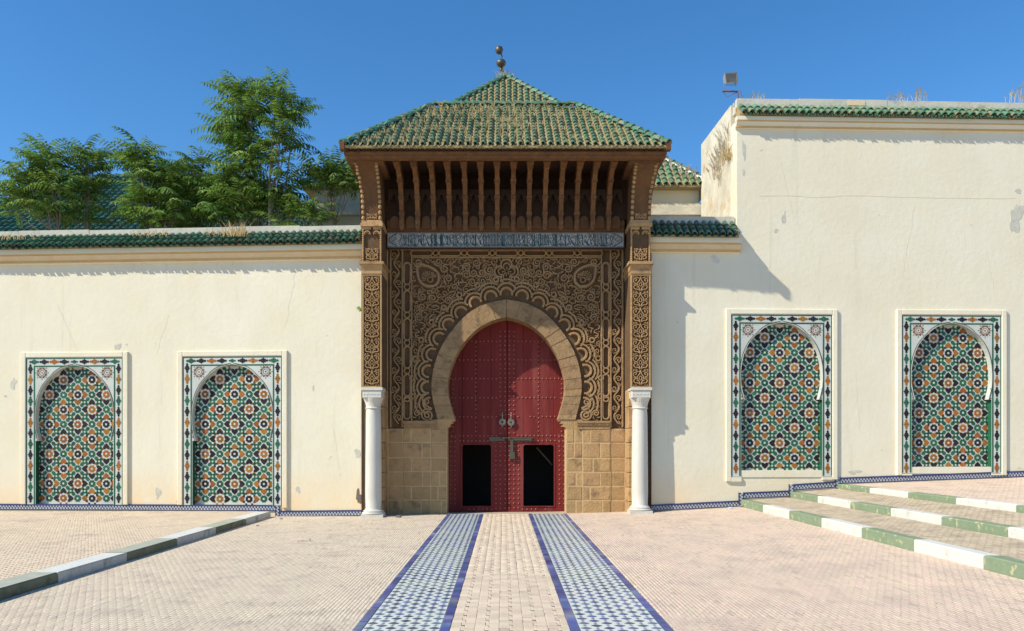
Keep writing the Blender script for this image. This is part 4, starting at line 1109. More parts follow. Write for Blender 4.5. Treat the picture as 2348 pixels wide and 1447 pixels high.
for s, (x0, x1) in ((-1, (830, 875)), (1, (1442, 1492))):
    xa, xb = QX(x0) + (.0 if s < 0 else .04), QX(x1)
    cx = (xa + xb) / 2; w = xb - xa
    lab = 'pilaster'
    core = MB()
    core.box(xa, xb, YQ + .05, YP + .3, QZ(889), QZ(516))
    core.box(xa - .03 if s < 0 else xb - .12, xa + .12 if s < 0 else xb + .03, .0, YP + .3, -.3, QZ(516) - .01)
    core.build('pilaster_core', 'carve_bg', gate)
    e0_, e1_ = (QX(822), QX(829)) if s < 0 else (xb + .0, xb + .085)
    b = MB(); b.box(e0_, e1_, -.03, .4, -.1, QZ(505)); b.build('edge_shade_strip', 'edge', gate)  # dark strip added for the shaded slit between column and wall
    # ashlar behind the column
    for i in range(len(courses) - 1 + 2):
        za = [-.08, GZ(1147), GZ(1115), GZ(1082), GZ(1050), GZ(1015), GZ(983), GZ(935)][i]; zb_ = [GZ(1147), GZ(1115), GZ(1082), GZ(1050), GZ(1015), GZ(983), GZ(935), GZ(889)][i]
        b = MB(); b.cbox(xa + .01, xb - .02, -.02 + RND.uniform(-.01, .006), YP + .3, za + .006, zb_ - .006, .012); b.build('stone', 'sand', gate)
    p = MB()                                            # carved panel
    p.box(xa, xa + .035, YQ - .005, YQ + .05, QZ(889), QZ(628)); p.box(xb - .035, xb, YQ - .005, YQ + .05, QZ(889), QZ(628))
    p.box(xa + .035, xb - .035, YQ - .005, YQ + .05, QZ(889), QZ(885)); p.box(xa + .035, xb - .035, YQ - .005, YQ + .05, QZ(632), QZ(628))
    scrollwork(p, cx, QZ(885) + .01, QZ(632) - .01, w / 2 - .045, YQ + .05, YQ + .002)
    p.build('carved_pilaster', 'sand', gate)
    m = MB()                                            # capital moulding
    m.box(xa - .005, xb + .005, YQ - .02, YP, QZ(628) + .002, QZ(621))
    m.xprism([(YQ - .015, QZ(621) + .002), (YQ - .06, QZ(607)), (YP, QZ(607)), (YP, QZ(621) + .002)], xa - .02, xb + .02)
    m.box(xa - .055, xb + .055, YQ - .09, YP, QZ(607) + .002, QZ(601)); m.build('moulding', 'sand', gate)
    u = MB()                                            # niche stage: side bead posts, hoods, arabesque
    zA, zB = QZ(600), QZ(520)
    for q in (xa + .022, xb - .022):
        zz = zA
        while zz < zB - .03:
            u.lathe([(.014, 0), (.024, .015), (.024, .032), (.014, .045)], (q, YQ + .02, zz), 8); zz += .047
    for q in (-1, 1):
        c = cx + q * w * .24
        u.ribbon(arc(c, zB - .16, w * .15, -.1, PI + .1, 10), .03, YQ + .05, YQ - .01)
        u.ribbon(arc(c, zB - .16, w * .08, 0, PI, 8), .016, YQ + .05, YQ + .01)
        u.prism([(c - w * .2, zB), (c + w * .2, zB), (c + w * .17, zB - .06), (c - w * .17, zB - .06)], YQ, YQ + .05)
    scrollwork(u, cx, zA + .02, zA + .31, w / 2 - .07, YQ + .05, YQ + .004, .29)
    u.build('carved_niche_stage', 'sand', gate)
    m = MB(); m.box(xa - .03, xb + .03, YQ - .05, YP, zB + .004, QZ(512)); m.box(xa - .01, xb + .01, YQ - .02, YP, QZ(512) + .002, QZ(505)); m.build('moulding', 'sand', gate)
    # console sweeping out to carry the eave
    cz0 = QZ(505) + .002
    prof = [(YP, cz0), (YQ, cz0), (YQ - .07, cz0 + .35), (YQ - .20, cz0 + .65), (YQ - .40, cz0 + .88), (YQ - .58, cz0 + 1.05), (YQ - .68, cz0 + 1.17), (YP, cz0 + 1.17)]
    c = MB(); sx = .10
    n = len(prof)
    outx = [0, 0, .0, .02, .05, .08, .11, .11]
    for i in range(n): c.v.append((xa - (outx[i] if s < 0 else 0), prof[i][0], prof[i][1]))
    for i in range(n): c.v.append((xb + (outx[i] if s > 0 else 0), prof[i][0], prof[i][1]))
    c.f += [list(range(n)), list(range(2 * n - 1, n - 1, -1))] + [[i, n + i, n + (i + 1) % n, (i + 1) % n] for i in range(n)]; c.m += [0] * (n + 2)
    c.build('console', 'cedar', gate)
    bd = MB()
    for i in range(1, 6):
        for q in (xa + .03 - (outx[i] if s < 0 else 0), xb - .03 + (outx[i] if s > 0 else 0)):
            (y0, z0), (y1, z1) = prof[i], prof[i + 1]
            for t in (0, .34, .67):
                bd.lathe([(.02, 0), (.038, .02), (.038, .06), (.02, .085)], (q, y0 + (y1 - y0) * t - .015, z0 + (z1 - z0) * t), 8)
    scrollwork(bd, cx, cz0 + .02, cz0 + .22, w / 2 - .09, YQ + .01, YQ - .03, .2)
    bd.build('bead_moulding', 'sand', gate)
    b = MB(); b.box(xa - .14, xb + .14, -1.08, YP, Z(375, -1), Z(362, -1)); b.build('console_block', 'cedar', gate)
    # marble column
    mx_ = X((x0 + x1) / 2 + (4 if s < 0 else 0), -.19); g = G(mx_) - .01
    zc = Z(890, -.19)
    col = MB()
    H_ = zc - g
    col.lathe([(.205, .165), (.19, .185), (.178, .21), (.186, .5), (.182, 1.3), (.172, 2.2), (.163, H_ - .50), (.163, H_ - .475)], (mx_, -.19, g), 28)
    col.build('column_shaft', 'marble', gate, smooth=True)
    col = MB()
    col.box(mx_ - .25, mx_ + .25, -.44, .06, g, g + .075)
    col.lathe([(.245, .075), (.262, .09), (.262, .105), (.235, .12), (.222, .128), (.232, .14), (.232, .15), (.205, .166)], (mx_, -.19, g), 28); col.build('column_base', 'marble', gate)
    col = MB()
    col.lathe([(.165, H_ - .475), (.185, H_ - .465), (.185, H_ - .45), (.168, H_ - .44), (.172, H_ - .40), (.19, H_ - .33), (.215, H_ - .27), (.23, H_ - .225)], (mx_, -.19, g), 28)
    col.cbox(mx_ - .215, mx_ + .215, -.405, .025, g + H_ - .235, g + H_ - .06, .015); col.box(mx_ - .235, mx_ + .235, -.425, .045, g + H_ - .062, g + H_ + .004)
    for q in range(5): col.ribbon(arc(mx_ - .16 + .08 * q, g + H_ - .17, .03, 0, PI, 6), .01, -.405, -.412)
    col.build('column_capital', 'marble', gate)

# ---- eave: soffit, brackets, cornice
YE, YB_ = -1.30, .10
sof = MB()
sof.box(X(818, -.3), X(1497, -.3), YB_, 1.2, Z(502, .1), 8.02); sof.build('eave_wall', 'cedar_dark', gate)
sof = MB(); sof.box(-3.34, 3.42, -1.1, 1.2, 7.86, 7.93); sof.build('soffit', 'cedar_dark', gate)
b = MB(); b.box(-3.40, 3.47, -1.20, -1.02, Z(362, -1.2), Z(354, -1.2)); b.box(-3.42, 3.49, -1.25, -1.0, Z(354, -1.25) + .002, Z(346, -1.25))
for s, q in ((-1, -3.40), (1, 3.30)): b.box(q, q + .17, -1.02, .9, Z(362, -1.2), Z(347, -1.2))
b.build('eave_cornice', 'bracket', gate)
b = MB()
for i in range(60):
    xx = -3.38 + 6.82 * (i + .5) / 60
    b.box(xx - .035, xx + .035, -1.30 + RND.uniform(-.01, .01), -1.05, Z(346, -1.3) + .004, Z(339, -1.3) + RND.uniform(-.012, .0))
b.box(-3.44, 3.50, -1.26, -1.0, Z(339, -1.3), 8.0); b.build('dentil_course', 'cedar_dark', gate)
bx0, bx1 = X(923, YB_), X(1394, YB_)
zb0 = Z(523, .0)
for i in range(14):
    xx = bx0 + (bx1 - bx0) * i / 13
    front = smooth_line([(-.07, zb0), (-.10, zb0 + .14), (-.06, zb0 + .32), (-.14, zb0 + .50), (-.22, zb0 + .72), (-.36, zb0 + .90), (-.58, zb0 + 1.05), (-.86, zb0 + 1.14), (-1.0, zb0 + 1.18)], 3)
    back = [(-1.0, 7.86), (.1, 7.86), (.1, zb0 + .08), (.03, zb0 + .03)]
    w = .050
    o = MB(); o.xprism(front + back, xx - w, xx + w)
    for (k, t, h) in ((6, .012, .07), (11, .012, .06), (16, .014, .06), (21, .016, .05)):
        y, z = front[k]; o.box(xx - w - t, xx + w + t, y - .03, y + .16, z - h / 2, z + h / 2)
    o.box(xx - w - .03, xx + w + .03, -1.0, -.80, 7.75, 7.855); o.box(xx - w - .015, xx + w + .015, -.995, -.80, 7.70, 7.75)
    o.lathe([(.02, -.06), (.05, -.03), (.065, .03), (.05, .08)], (xx, -.04, zb0), 8)
    o.build('bracket', 'bracket', gate)
for i in range(15):
    xx = bx0 + (bx1 - bx0) * (i - .5) / 13; hw = .125
    o = MB(); o.prism([(xx - .1, zb0 + .02), (xx + .1, zb0 + .02), (xx + .1, zb0 + .2)] + arc(xx, zb0 + .2, .1, .2, PI - .2, 8) + [(xx - .1, zb0 + .2)], YB_ - .02, YB_ + .02, 0)
    o.build('blind_arch', 'cedar', gate)
    o = MB(); z1 = zb0 + .55
    o.prism([(xx - hw, z1), (xx - hw, z1 + .32), (xx + hw, z1 + .32), (xx + hw, z1), (xx + hw - .03, z1), (xx + .075, z1 + .07), (xx + .045, z1 + .10), (xx + .03, z1 + .17), (xx, z1 + .22),
             (xx - .03, z1 + .17), (xx - .045, z1 + .10), (xx - .075, z1 + .07), (xx - hw + .03, z1)], -.06, .0)
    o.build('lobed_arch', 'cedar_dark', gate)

# ---- gate roof
EL, ER, EZ, EY = -3.43, 3.50, 7.99, -1.36
RL, RR, RZ, RY = X(993, 1.15), X(1324, 1.15), Z(243, 1.15), 1.15
sb = MB()
sb.add([(EL, EY, EZ - .06), (ER, EY, EZ - .06), (ER, 3.6, EZ - .06), (EL, 3.6, EZ - .06), (EL, EY, EZ - .015), (ER, EY, EZ - .015), (ER, 3.6, EZ - .015), (EL, 3.6, EZ - .015), (RL, RY, RZ - .03), (RR, RY, RZ - .03)],
       [(0, 3, 2, 1), (0, 1, 5, 4), (1, 2, 6, 5), (2, 3, 7, 6), (3, 0, 4, 7), (4, 5, 9, 8), (5, 6, 9), (6, 7, 8, 9), (7, 4, 8)])
roof = sb.build('roof', 'earth', gate)
def okf(p, j):
    t = (p.y - EY) / (RY - EY); return EL + (RL - EL) * t + .06 < p.x < ER + (RR - ER) * t - .06
tm = tile_mesh('roof_tile', .054, .275, 'gtile')
items = [(tm, m) for m in slope_tiles((EL + .03, EY, EZ), (ER - .03, EY, EZ), (0, RY - EY, RZ - EZ), .158, .225, okf)]
pieces('roof_tile', items, roof, 'far_roof_tiles', key=lambda t: (t.y, t.x))
pan_row(roof, (EL + .03, EY, EZ), (ER - .03, EY, EZ), (0, RY - EY, RZ - EZ), .158, 'gtile_dark')
side_items = []
for (x0, x1, sg) in ((EL, RL, -1), (ER, RR, 1)):
    A, B = ((x0, 3.5, EZ), (x0, EY, EZ)) if sg < 0 else ((x0, EY, EZ), (x0, 3.5, EZ))
    def oks(p, j, x0=x0, x1=x1):
        t = (p.x - x0) / (x1 - x0); return EY + (RY - EY) * t + .06 < p.y < 3.5 - (3.5 - RY) * t - .06
    side_items += [(tm, m) for m in slope_tiles(A, B, (x1 - x0, 0, RZ - EZ), .158, .225, oks)]
join_copies('side_slope_tiles', side_items, roof)
hm = tile_mesh('ridge_tile', .085, .30, 'gtile')
def ridge(parent, a, b_, step=.25, mesh=None, lift=.03):
    a, b_ = Vector(a), Vector(b_); d = (b_ - a); n = max(1, int(d.length / step)); yd = d.normalized(); xd = yd.cross(Vector((0, 0, 1))).normalized(); zd = xd.cross(yd)
    for i in range(n):
        p = a + d * (i / n) + zd * lift
        m = frame(xd, yd, zd, p + xd * RND.uniform(-.006, .006)) @ Matrix.Rotation(-.05, 4, 'X')
        link('ridge_tile', mesh or hm, parent, m)
ridge(roof, (EL, EY, EZ + .0), (RL, RY, RZ)); ridge(roof, (ER, EY, EZ), (RR, RY, RZ)); ridge(roof, (RL, RY, RZ), (RR, RY, RZ), lift=.045)
b = MB()
for s, q in ((-1, EL), (1, ER)): b.box(q - .05, q + .05, EY - .05, EY + .1, EZ - .12, EZ + .06)
b.build('hip_end', 'cedar', roof)

# ---- body of the gate behind the portal, dark passage inside
bd = MB()
bd.box(-3.15, -2.9, .5, 3.2, -.2, 7.86); bd.box(2.98, 3.22, .5, 3.2, -.2, 7.86); bd.box(-2.9, 2.98, 3.0, 3.2, -.2, 7.86)
bd.build('passage_walls', 'plaster_old', gate)
bd = MB(); bd.box(-2.88, 2.96, 1.2, 2.98, 4.9, 5.0); bd.box(-2.88, 2.96, 1.18, 2.98, .0, .012); bd.box(-2.87, 2.95, 2.9, 2.97, .02, 4.9); bd.box(-2.88, -2.8, 1.15, 2.9, .02, 4.9); bd.box(2.88, 2.96, 1.15, 2.9, .02, 4.9)
bd.build('passage_lining', 'void', gate)

# ---- doors
YD = 1.01
def DX(p): return X(p, YD)
def DZ(p): return Z(p, YD)
b = MB(); b.box(CX - 1.42, CX + 1.42, .44, 1.16, -.1, DZ(1175)); b.build('threshold', 'slab', gate)
zt, zb_ = 4.75, DZ(1173.5)
wz0, wz1 = DZ(1160), DZ(1020)
def studs(b, pts):
    for (x, z) in pts:
        o = len(b.v); n = 8
        for r_, dy in ((.021, 0), (.017, -.011), (.008, -.017)):
            for k in range(n): b.v.append((x + r_ * math.cos(2 * PI * k / n), YD + dy, z + r_ * math.sin(2 * PI * k / n)))
        for q in range(2):
            for k in range(n): b.f.append([o + q * n + k, o + q * n + (k + 1) % n, o + (q + 1) * n + (k + 1) % n, o + (q + 1) * n + k]); b.m.append(0)
        b.f.append([o + 2 * n + k for k in range(n)]); b.m.append(0)
leaf_edges = {-1: [1018, 1060, 1093, 1126, 1162.4], 1: [1163.6, 1200, 1235, 1270, 1306]}
for s in (-1, 1):
    door = thing_part = MB()
    E = leaf_edges[s]
    xa, xb = DX(E[0]), DX(E[-1])
    bk = MB(); w0, w1 = DX(E[1]), DX(E[3])
    bk.box(xa, xb, YD + .035, YD + .075, wz1 + .03, zt); bk.box(xa, xb, YD + .035, YD + .075, zb_, wz0 - .0); bk.box(xa, w0, YD + .035, YD + .075, wz0, wz1 + .03); bk.box(w1, xb, YD + .035, YD + .075, wz0, wz1 + .03)
    leaf = bk.build('door_leaf', 'red', gate)
    for q in range(4):
        x0, x1 = DX(E[q]) + .0025, DX(E[q + 1]) - .0025
        spans = [(zb_, zt)] if q in (0, 3) else [(zb_, wz0), (wz1, zt)]
        for (z0, z1) in spans:
            o = MB(); o.cbox(x0, x1, YD + RND.uniform(0, .003), YD + .034, z0, z1, .004); o.build('plank', 'red', leaf)
    fr_ = MB(); rr = .06                                  # wicket casing with rounded upper corners
    fr_.box(w0 - .035, w0, YD - .012, YD + .06, wz0 - .03, wz1 + .03); fr_.box(w1, w1 + .035, YD - .012, YD + .06, wz0 - .03, wz1 + .03)
    fr_.box(w0, w1, YD - .012, YD + .06, wz1, wz1 + .03); fr_.box(w0, w1, YD - .012, YD + .06, wz0 - .03, wz0)
    for (c, d) in ((w0, 1), (w1, -1)):
        fr_.prism([(c, wz1), (c + d * rr, wz1)] + [(c + d * (rr - rr * math.sin(a)), wz1 - rr + rr * math.cos(a)) for a in (0.4, .8, 1.2)] + [(c, wz1 - rr)], YD - .010, YD + .058)
    fr_.build('wicket_casing', 'red', leaf)
    pts = []
    def mp(p): return DX(p if s > 0 else 2 * 1163 - p)
    for p in (1168, 1178.6): pts += [(mp(p), DZ(z)) for z in np.arange(760, 1018, 10.6)]
    for p in (1168, 1178.6, 1189): pts += [(mp(p), DZ(z)) for z in np.arange(1023, 1172, 10.9)]
    for p in (1283, 1293.5): pts += [(mp(p), DZ(z)) for z in np.arange(1002, 1160, 10.9)]
    for zr_ in (782, 825, 868, 912, 955.5, 999, 1010.5): pts += [(mp(p), DZ(zr_)) for p in np.arange(1188, 1296, 9.4)]
    pts += [(mp(1288 - .0), DZ(z)) for z in np.arange(870, 1000, 10.8)]
    pts += [(mp(1235), DZ(z)) for z in np.arange(785, 1000, 10.2)]
    pts += [(mp(p), DZ(1167.5)) for p in (1199, 1209, 1219, 1229, 1240, 1251)]
    sb_ = MB(); studs(sb_, [(x + RND.uniform(-.004, .004), z + RND.uniform(-.004, .004)) for x, z in pts if RND.random() > .02])
    sb_.build('studs', 'stud', leaf, kind='stuff', smooth=True)
    kx, kz = DX(1152 if s < 0 else 1172), DZ(968 if s < 0 else 969)
    k = MB()
    k.lathe([(.004, .25), (.012, .22), (.008, .19), (.02, .17), (.022, .145), (.012, .12), (.014, .08)], (kx, YD - .05, kz), 8)
    R0, R1 = .085, .02; n = 18
    ring_o = [(kx + (R0 + (.006 if q % 2 else 0)) * math.cos(2 * PI * q / n), kz + (R0 + (.006 if q % 2 else 0)) * math.sin(2 * PI * q / n)) for q in range(n)]
    k.ribbon(arc(kx, kz, .053, 0, 2 * PI * 17 / 18, 17), .066, YD - .03, YD - .055, .15, closed=True)
    k.ribbon(arc(kx, kz, .053, 0, 2 * PI * 17 / 18, 17), .02, YD - .03, YD - .062, .3, closed=True)
    k.prism([(kx - .012, kz - .085), (kx + .012, kz - .085), (kx + .018, kz - .105), (kx, kz - .12), (kx - .018, kz - .105)], YD - .05, YD - .03)
    k.tube([(kx, YD, kz + .11), (kx, YD - .05, kz + .11)], .012, 6)
    k.build('knocker', 'brass', leaf)
    if s > 0:
        o = MB()
        o.box(DX(1166), DX(1221), YD - .02, YD, DZ(1011), DZ(1005)); o.tube([(DX(1146), YD - .06, DZ(1004.5)), (DX(1222), YD - .06, DZ(1004.5))], .013, 8)
        o.lathe([(.012, -.02), (.026, -.01), (.026, .01), (.012, .02)], (DX(1168), YD - .06, DZ(1004.5)), 8); o.lathe([(.012, -.02), (.026, -.01), (.026, .01), (.012, .02)], (DX(1156), YD - .06, DZ(1004.5)), 8)
        for q in range(6): o.prism([(DX(1172 + q * 8), DZ(1010)), (DX(1178 + q * 8), DZ(1010)), (DX(1175 + q * 8), DZ(1013))], YD - .015, YD)
        o.box(DX(1217), DX(1220), YD - .06, YD, DZ(1007), DZ(1002)); o.build('bolt', 'iron', leaf)
        o = MB(); o.cbox(DX(1170), DX(1177), YD - .055, YD - .03, DZ(1040), DZ(1006), .004); o.cbox(DX(1168), DX(1181), YD - .07, YD - .02, DZ(1053), DZ(1037), .01); o.build('hasp', 'iron', leaf)
    else:
        rp_ = MB(); rp_.tube([(X(1231, 1.5), 1.5, Z(1026, 1.5)), (X(1243, 1.5), 1.5, Z(1040, 1.5)), (X(1252, 1.5), 1.5, Z(1049, 1.5)), (X(1266, 1.5), 1.5, Z(1066, 1.5))], [.03, .022, .03, .015], 6); rp_.build('hanging_cloth', 'iron', gate)
        o = MB(); o.box(DX(1122), DX(1158), YD - .02, YD, DZ(1011), DZ(1002)); o.build('bolt_plate', 'iron', leaf)

# ------------------------------------------------------------------ pavilion behind the gate
pav = thing('pavilion', 'square pavilion with green pyramid roof and two finial balls, behind the gate', 'pavilion', (0.07, 3.0, 0))
PY = 3.0
def lx(p, y): return X(p, y) - .07
pw = MB(); he = 5.47
pw.box(-5.2, 5.2, .3, 10.5, 3, Z(428, PY + .3)); pw.build('walls', 'plaster', pav)
pw = MB(); pw.box(-5.33, 5.33, .12, .3, Z(489, PY), Z(470, PY)); pw.box(-5.27, 5.27, .2, .3, Z(470, PY) + .002, Z(460, PY)); pw.build('ledge', 'plaster_old', pav)
ez, az, ay = Z(424, PY), Z(176, 8.5), 5.5
pr = MB(); pr.add([(-he, 0, ez - .05), (he, 0, ez - .05), (he, 2 * ay, ez - .05), (-he, 2 * ay, ez - .05), (-he, 0, ez), (he, 0, ez), (he, 2 * ay, ez), (-he, 2 * ay, ez), (0, ay, az)],
                  [(0, 3, 2, 1), (0, 1, 5, 4), (1, 2, 6, 5), (2, 3, 7, 6), (3, 0, 4, 7), (4, 5, 8), (5, 6, 8), (6, 7, 8), (7, 4, 8)])
proof = pr.build('roof', 'earth', pav)
pt = tile_mesh('roof_tile', .068, .31, 'gtile')
def okp(p, j):
    t = (p.y) / ay
    if abs(p.x) > he * (1 - t) - .08: return False
    return True
items = [(pt, m) for m in slope_tiles((-he, 0, ez + .01), (he, 0, ez + .01), (0, ay, az - ez), .19, .26, okp)]
pan_row(proof, (-he, 0, ez + .01), (he, 0, ez + .01), (0, ay, az - ez), .19, 'gtile_dark')
def vis_key(t):                                        # top of the pyramid and its two ends show beside the gate
    px_ = 1155 + (t.x + .07) / K(t.y + PY) * 100; py_ = 1021 - (t.z - EYE) / K(t.y + PY) * 100
    return 0 if (py_ < 246 or px_ > 1488 or px_ < 820) else 1
pieces('roof_tile', items, proof, 'hidden_slope_tiles', key=vis_key)
sd = []
for sg in (-1, 1):
    A, B = ((-he, 2 * ay, ez), (-he, 0, ez)) if sg < 0 else ((he, 0, ez), (he, 2 * ay, ez))
    sd += [(pt, m) for m in slope_tiles(A, B, (-sg * he, 0, az - ez), .19, .26, lambda p, j: abs(p.y - ay) < ay * abs(p.x) / he - .08)]
join_copies('side_slope_tiles', sd, proof)
pm = tile_mesh('ridge_tile', .10, .34, 'gtile')
ridge(proof, (-he, 0, ez), (0, ay, az), .29, pm); ridge(proof, (he, 0, ez), (0, ay, az), .29, pm)
fy = ay
fin = MB(); z1, z2 = Z(145, PY + fy), Z(115, PY + fy)
fx1, fx2 = lx(1149, PY + fy), lx(1144.5, PY + fy)
fin.tube([(0, fy, az - .2), (fx1, fy, z1), (fx1 + .03, fy, (z1 + z2) / 2), (fx2 + .05, fy, z2 - .05)], .022, 6)
def ball(b, c, r, sq_=.9):
    b.lathe([(r * math.sin(PI * (q + .15) / 10.3), -r * sq_ * math.cos(PI * (q + .15) / 10.3)) for q in range(11)], c, 16)
ball(fin, (fx1, fy, z1), .165, .82); ball(fin, (fx2, fy, z2), .135, 1.05)
fin.lathe([(.05, -.2), (.03, -.15), (.03, 0)], (fx1, fy, z1 - .05), 8)
fin.build('finial', 'iron', pav, smooth=True)

# ------------------------------------------------------------------ building with a hipped roof at the far left
lb = thing('building', 'low building with long green hipped roof, behind the small trees', 'building', (-12, 3, 0))
w = MB(); w.box(-4.8, 7.5, .3, 9.2, 3, 7.0); w.build('walls', 'plaster', lb)
e0, e1, r0, r1, rz0, rz1 = -5.6, 8.3, -0.9, 3.6, 7.0, 10.3
rb = MB(); rb.add([(e0, 0, rz0 - .05), (e1, 0, rz0 - .05), (e1, 9.5, rz0 - .05), (e0, 9.5, rz0 - .05), (e0, 0, rz0), (e1, 0, rz0), (e1, 9.5, rz0), (e0, 9.5, rz0), (r0, 4.7, rz1), (r1, 4.7, rz1)],
                  [(0, 3, 2, 1), (0, 1, 5, 4), (1, 2, 6, 5), (2, 3, 7, 6), (3, 0, 4, 7), (4, 5, 9, 8), (5, 6, 9), (6, 7, 8, 9), (7, 4, 8)])
lroof = rb.build('roof', 'earth', lb)
lt = tile_mesh('roof_tile', .075, .33, 'gtile_dark')
def okl(p, j):
    t = p.y / 4.7; return e0 + (r0 - e0) * t + .08 < p.x < e1 + (r1 - e1) * t - .08
items = [(lt, m) for m in slope_tiles((e0, 0, rz0 + .01), (e1, 0, rz0 + .01), (0, 4.7, rz1 - rz0), .19, .28, okl)]
pieces('roof_tile', items, lroof, 'far_roof_tiles', key=lambda t: 0 if (t.z > 8.0 and t.x < 2.5) else 1)
lm = tile_mesh('ridge_tile', .10, .34, 'gtile_dark')
ridge(lroof, (e0, 0, rz0), (r0, 4.7, rz1), .29, lm); ridge(lroof, (r0, 4.7, rz1), (r1, 4.7, rz1), .29, lm); ridge(lroof, (e1, 0, rz0), (r1, 4.7, rz1), .29, lm)
terrace = MB(); terrace.box(-17, -3.2, .7, 3.2, 5.9, 6.3); terrace.box(-17, -3.2, 3.0, 3.3, 3, 6.3)
terrace.build('roof_terrace', 'parapet', kind='structure')

# ------------------------------------------------------------------ floodlight on the corner of the tall wall
fx, fyy = X(1692, .25), .25
fl = thing('floodlight', 'grey floodlight on a rusty bracket at the corner of the tall wall', 'floodlight', (fx, fyy, 9.6))
o = MB(); o.tube([(0, 0, -.05), (0, 0, .22), (-.36, 0, .23)], .022, 6); o.tube([(-.36, 0, .23), (-.25, 0, .10), (-.02, 0, .2)], .008, 5); o.tube([(.05, 0, .25), (.1, 0, .1), (.16, 0, -.02)], .008, 5); o.build('bracket', 'rust', fl)
Rl = Matrix.Translation((-.20, -.03, .50)) @ Matrix.Scale(.92, 4) @ Matrix.Rotation(-.2, 4, 'Y') @ Matrix.Rotation(.3, 4, 'Z') @ Matrix.Rotation(.12, 4, 'X')
o = MB()
o.add([(-.17, -.06, -.11), (.17, -.06, -.11), (.17, -.06, .11), (-.17, -.06, .11), (-.12, .1, -.08), (.12, .1, -.08), (.12, .1, .08), (-.12, .1, .08)],
      [(4, 5, 6, 7), (0, 4, 5, 1), (1, 5, 6, 2), (2, 6, 7, 3), (3, 7, 4, 0)])
o.box(-.18, .18, -.085, -.06, .1, .13); o.box(-.18, .18, -.085, -.06, -.13, -.1); o.box(-.18, -.15, -.085, -.06, -.1, .1); o.box(.15, .18, -.085, -.06, -.1, .1)
link('housing', o.mesh('housing', 'lampgrey'), fl, Rl)
o = MB(); o.box(-.15, .15, -.075, -.062, -.1, .1); link('lamp_glass', o.mesh('lamp_glass', 'lampglass'), fl, Rl)
o = MB(); o.tube([(-.05, 0, .35), (-.05, 0, .41)], .015, 6); o.tube([(-.33, 0, .23), (-.32, .0, .37), (-.1, 0, .37), (-.08, 0, .42)], .01, 5); o.build('yoke', 'lampgrey', fl)

# ------------------------------------------------------------------ trees of heaven on the roof terrace
rt = random.Random(3)
def frond_mesh(seed, L_=.98, pairs=9, mat='leaf'):
    """pinnate leaf: arched rachis along +x with drooping, folded leaflets"""
    r = random.Random(seed); b = MB()
    arch, dr = r.uniform(.15, .4), r.uniform(.45, .8); sw = r.uniform(-.12, .12)
    def pos(t): return Vector((L_ * t * (1 - .12 * t * t), sw * L_ * t * t, L_ * (arch * t - dr * t ** 2.1 * .75)))
    pts = [pos(i / 6) for i in range(7)]
    b.tube([tuple(p) for p in pts], [.009 - .0012 * i for i in range(7)], 3)
    def leaflet(p, d, up, l, w):
        s = d.cross(up).normalized(); m = p + d * l * .42
        tip = p + d * l - up * l * .18
        b.add([tuple(p), tuple(m + s * w + up * .012), tuple(tip), tuple(m - s * w + up * .012), tuple(m - up * .006)], [(0, 4, 1), (4, 2, 1), (0, 3, 4), (4, 3, 2)])
    for k in range(pairs):
        t = .16 + .82 * k / (pairs - 1); p = pos(t); fw = (pos(min(1, t + .03)) - pos(t - .03)).normalized()
        side = fw.cross(Vector((0, 0, 1))).normalized(); up = side.cross(fw)
        l = L_ * (.255 - .07 * abs(t - .45)) * r.uniform(.85, 1.1) * (1 if t < .85 else .75)
        for s in (-1, 1):
            d = (side * s * r.uniform(.8, 1) + fw * r.uniform(.25, .5) - Vector((0, 0, 1)) * r.uniform(.25, .8)).normalized()
            leaflet(p, d, up, l, l * .155)
    leaflet(pos(1), (pos(1) - pos(.95)).normalized(), Vector((0, 0, 1)), L_ * .13, L_ * .025)
    return b.mesh('frond', mat)
FR = [frond_mesh(i) for i in range(7)]
FY = [frond_mesh(20 + i, .92, 8, 'leaf_young') for i in range(4)]

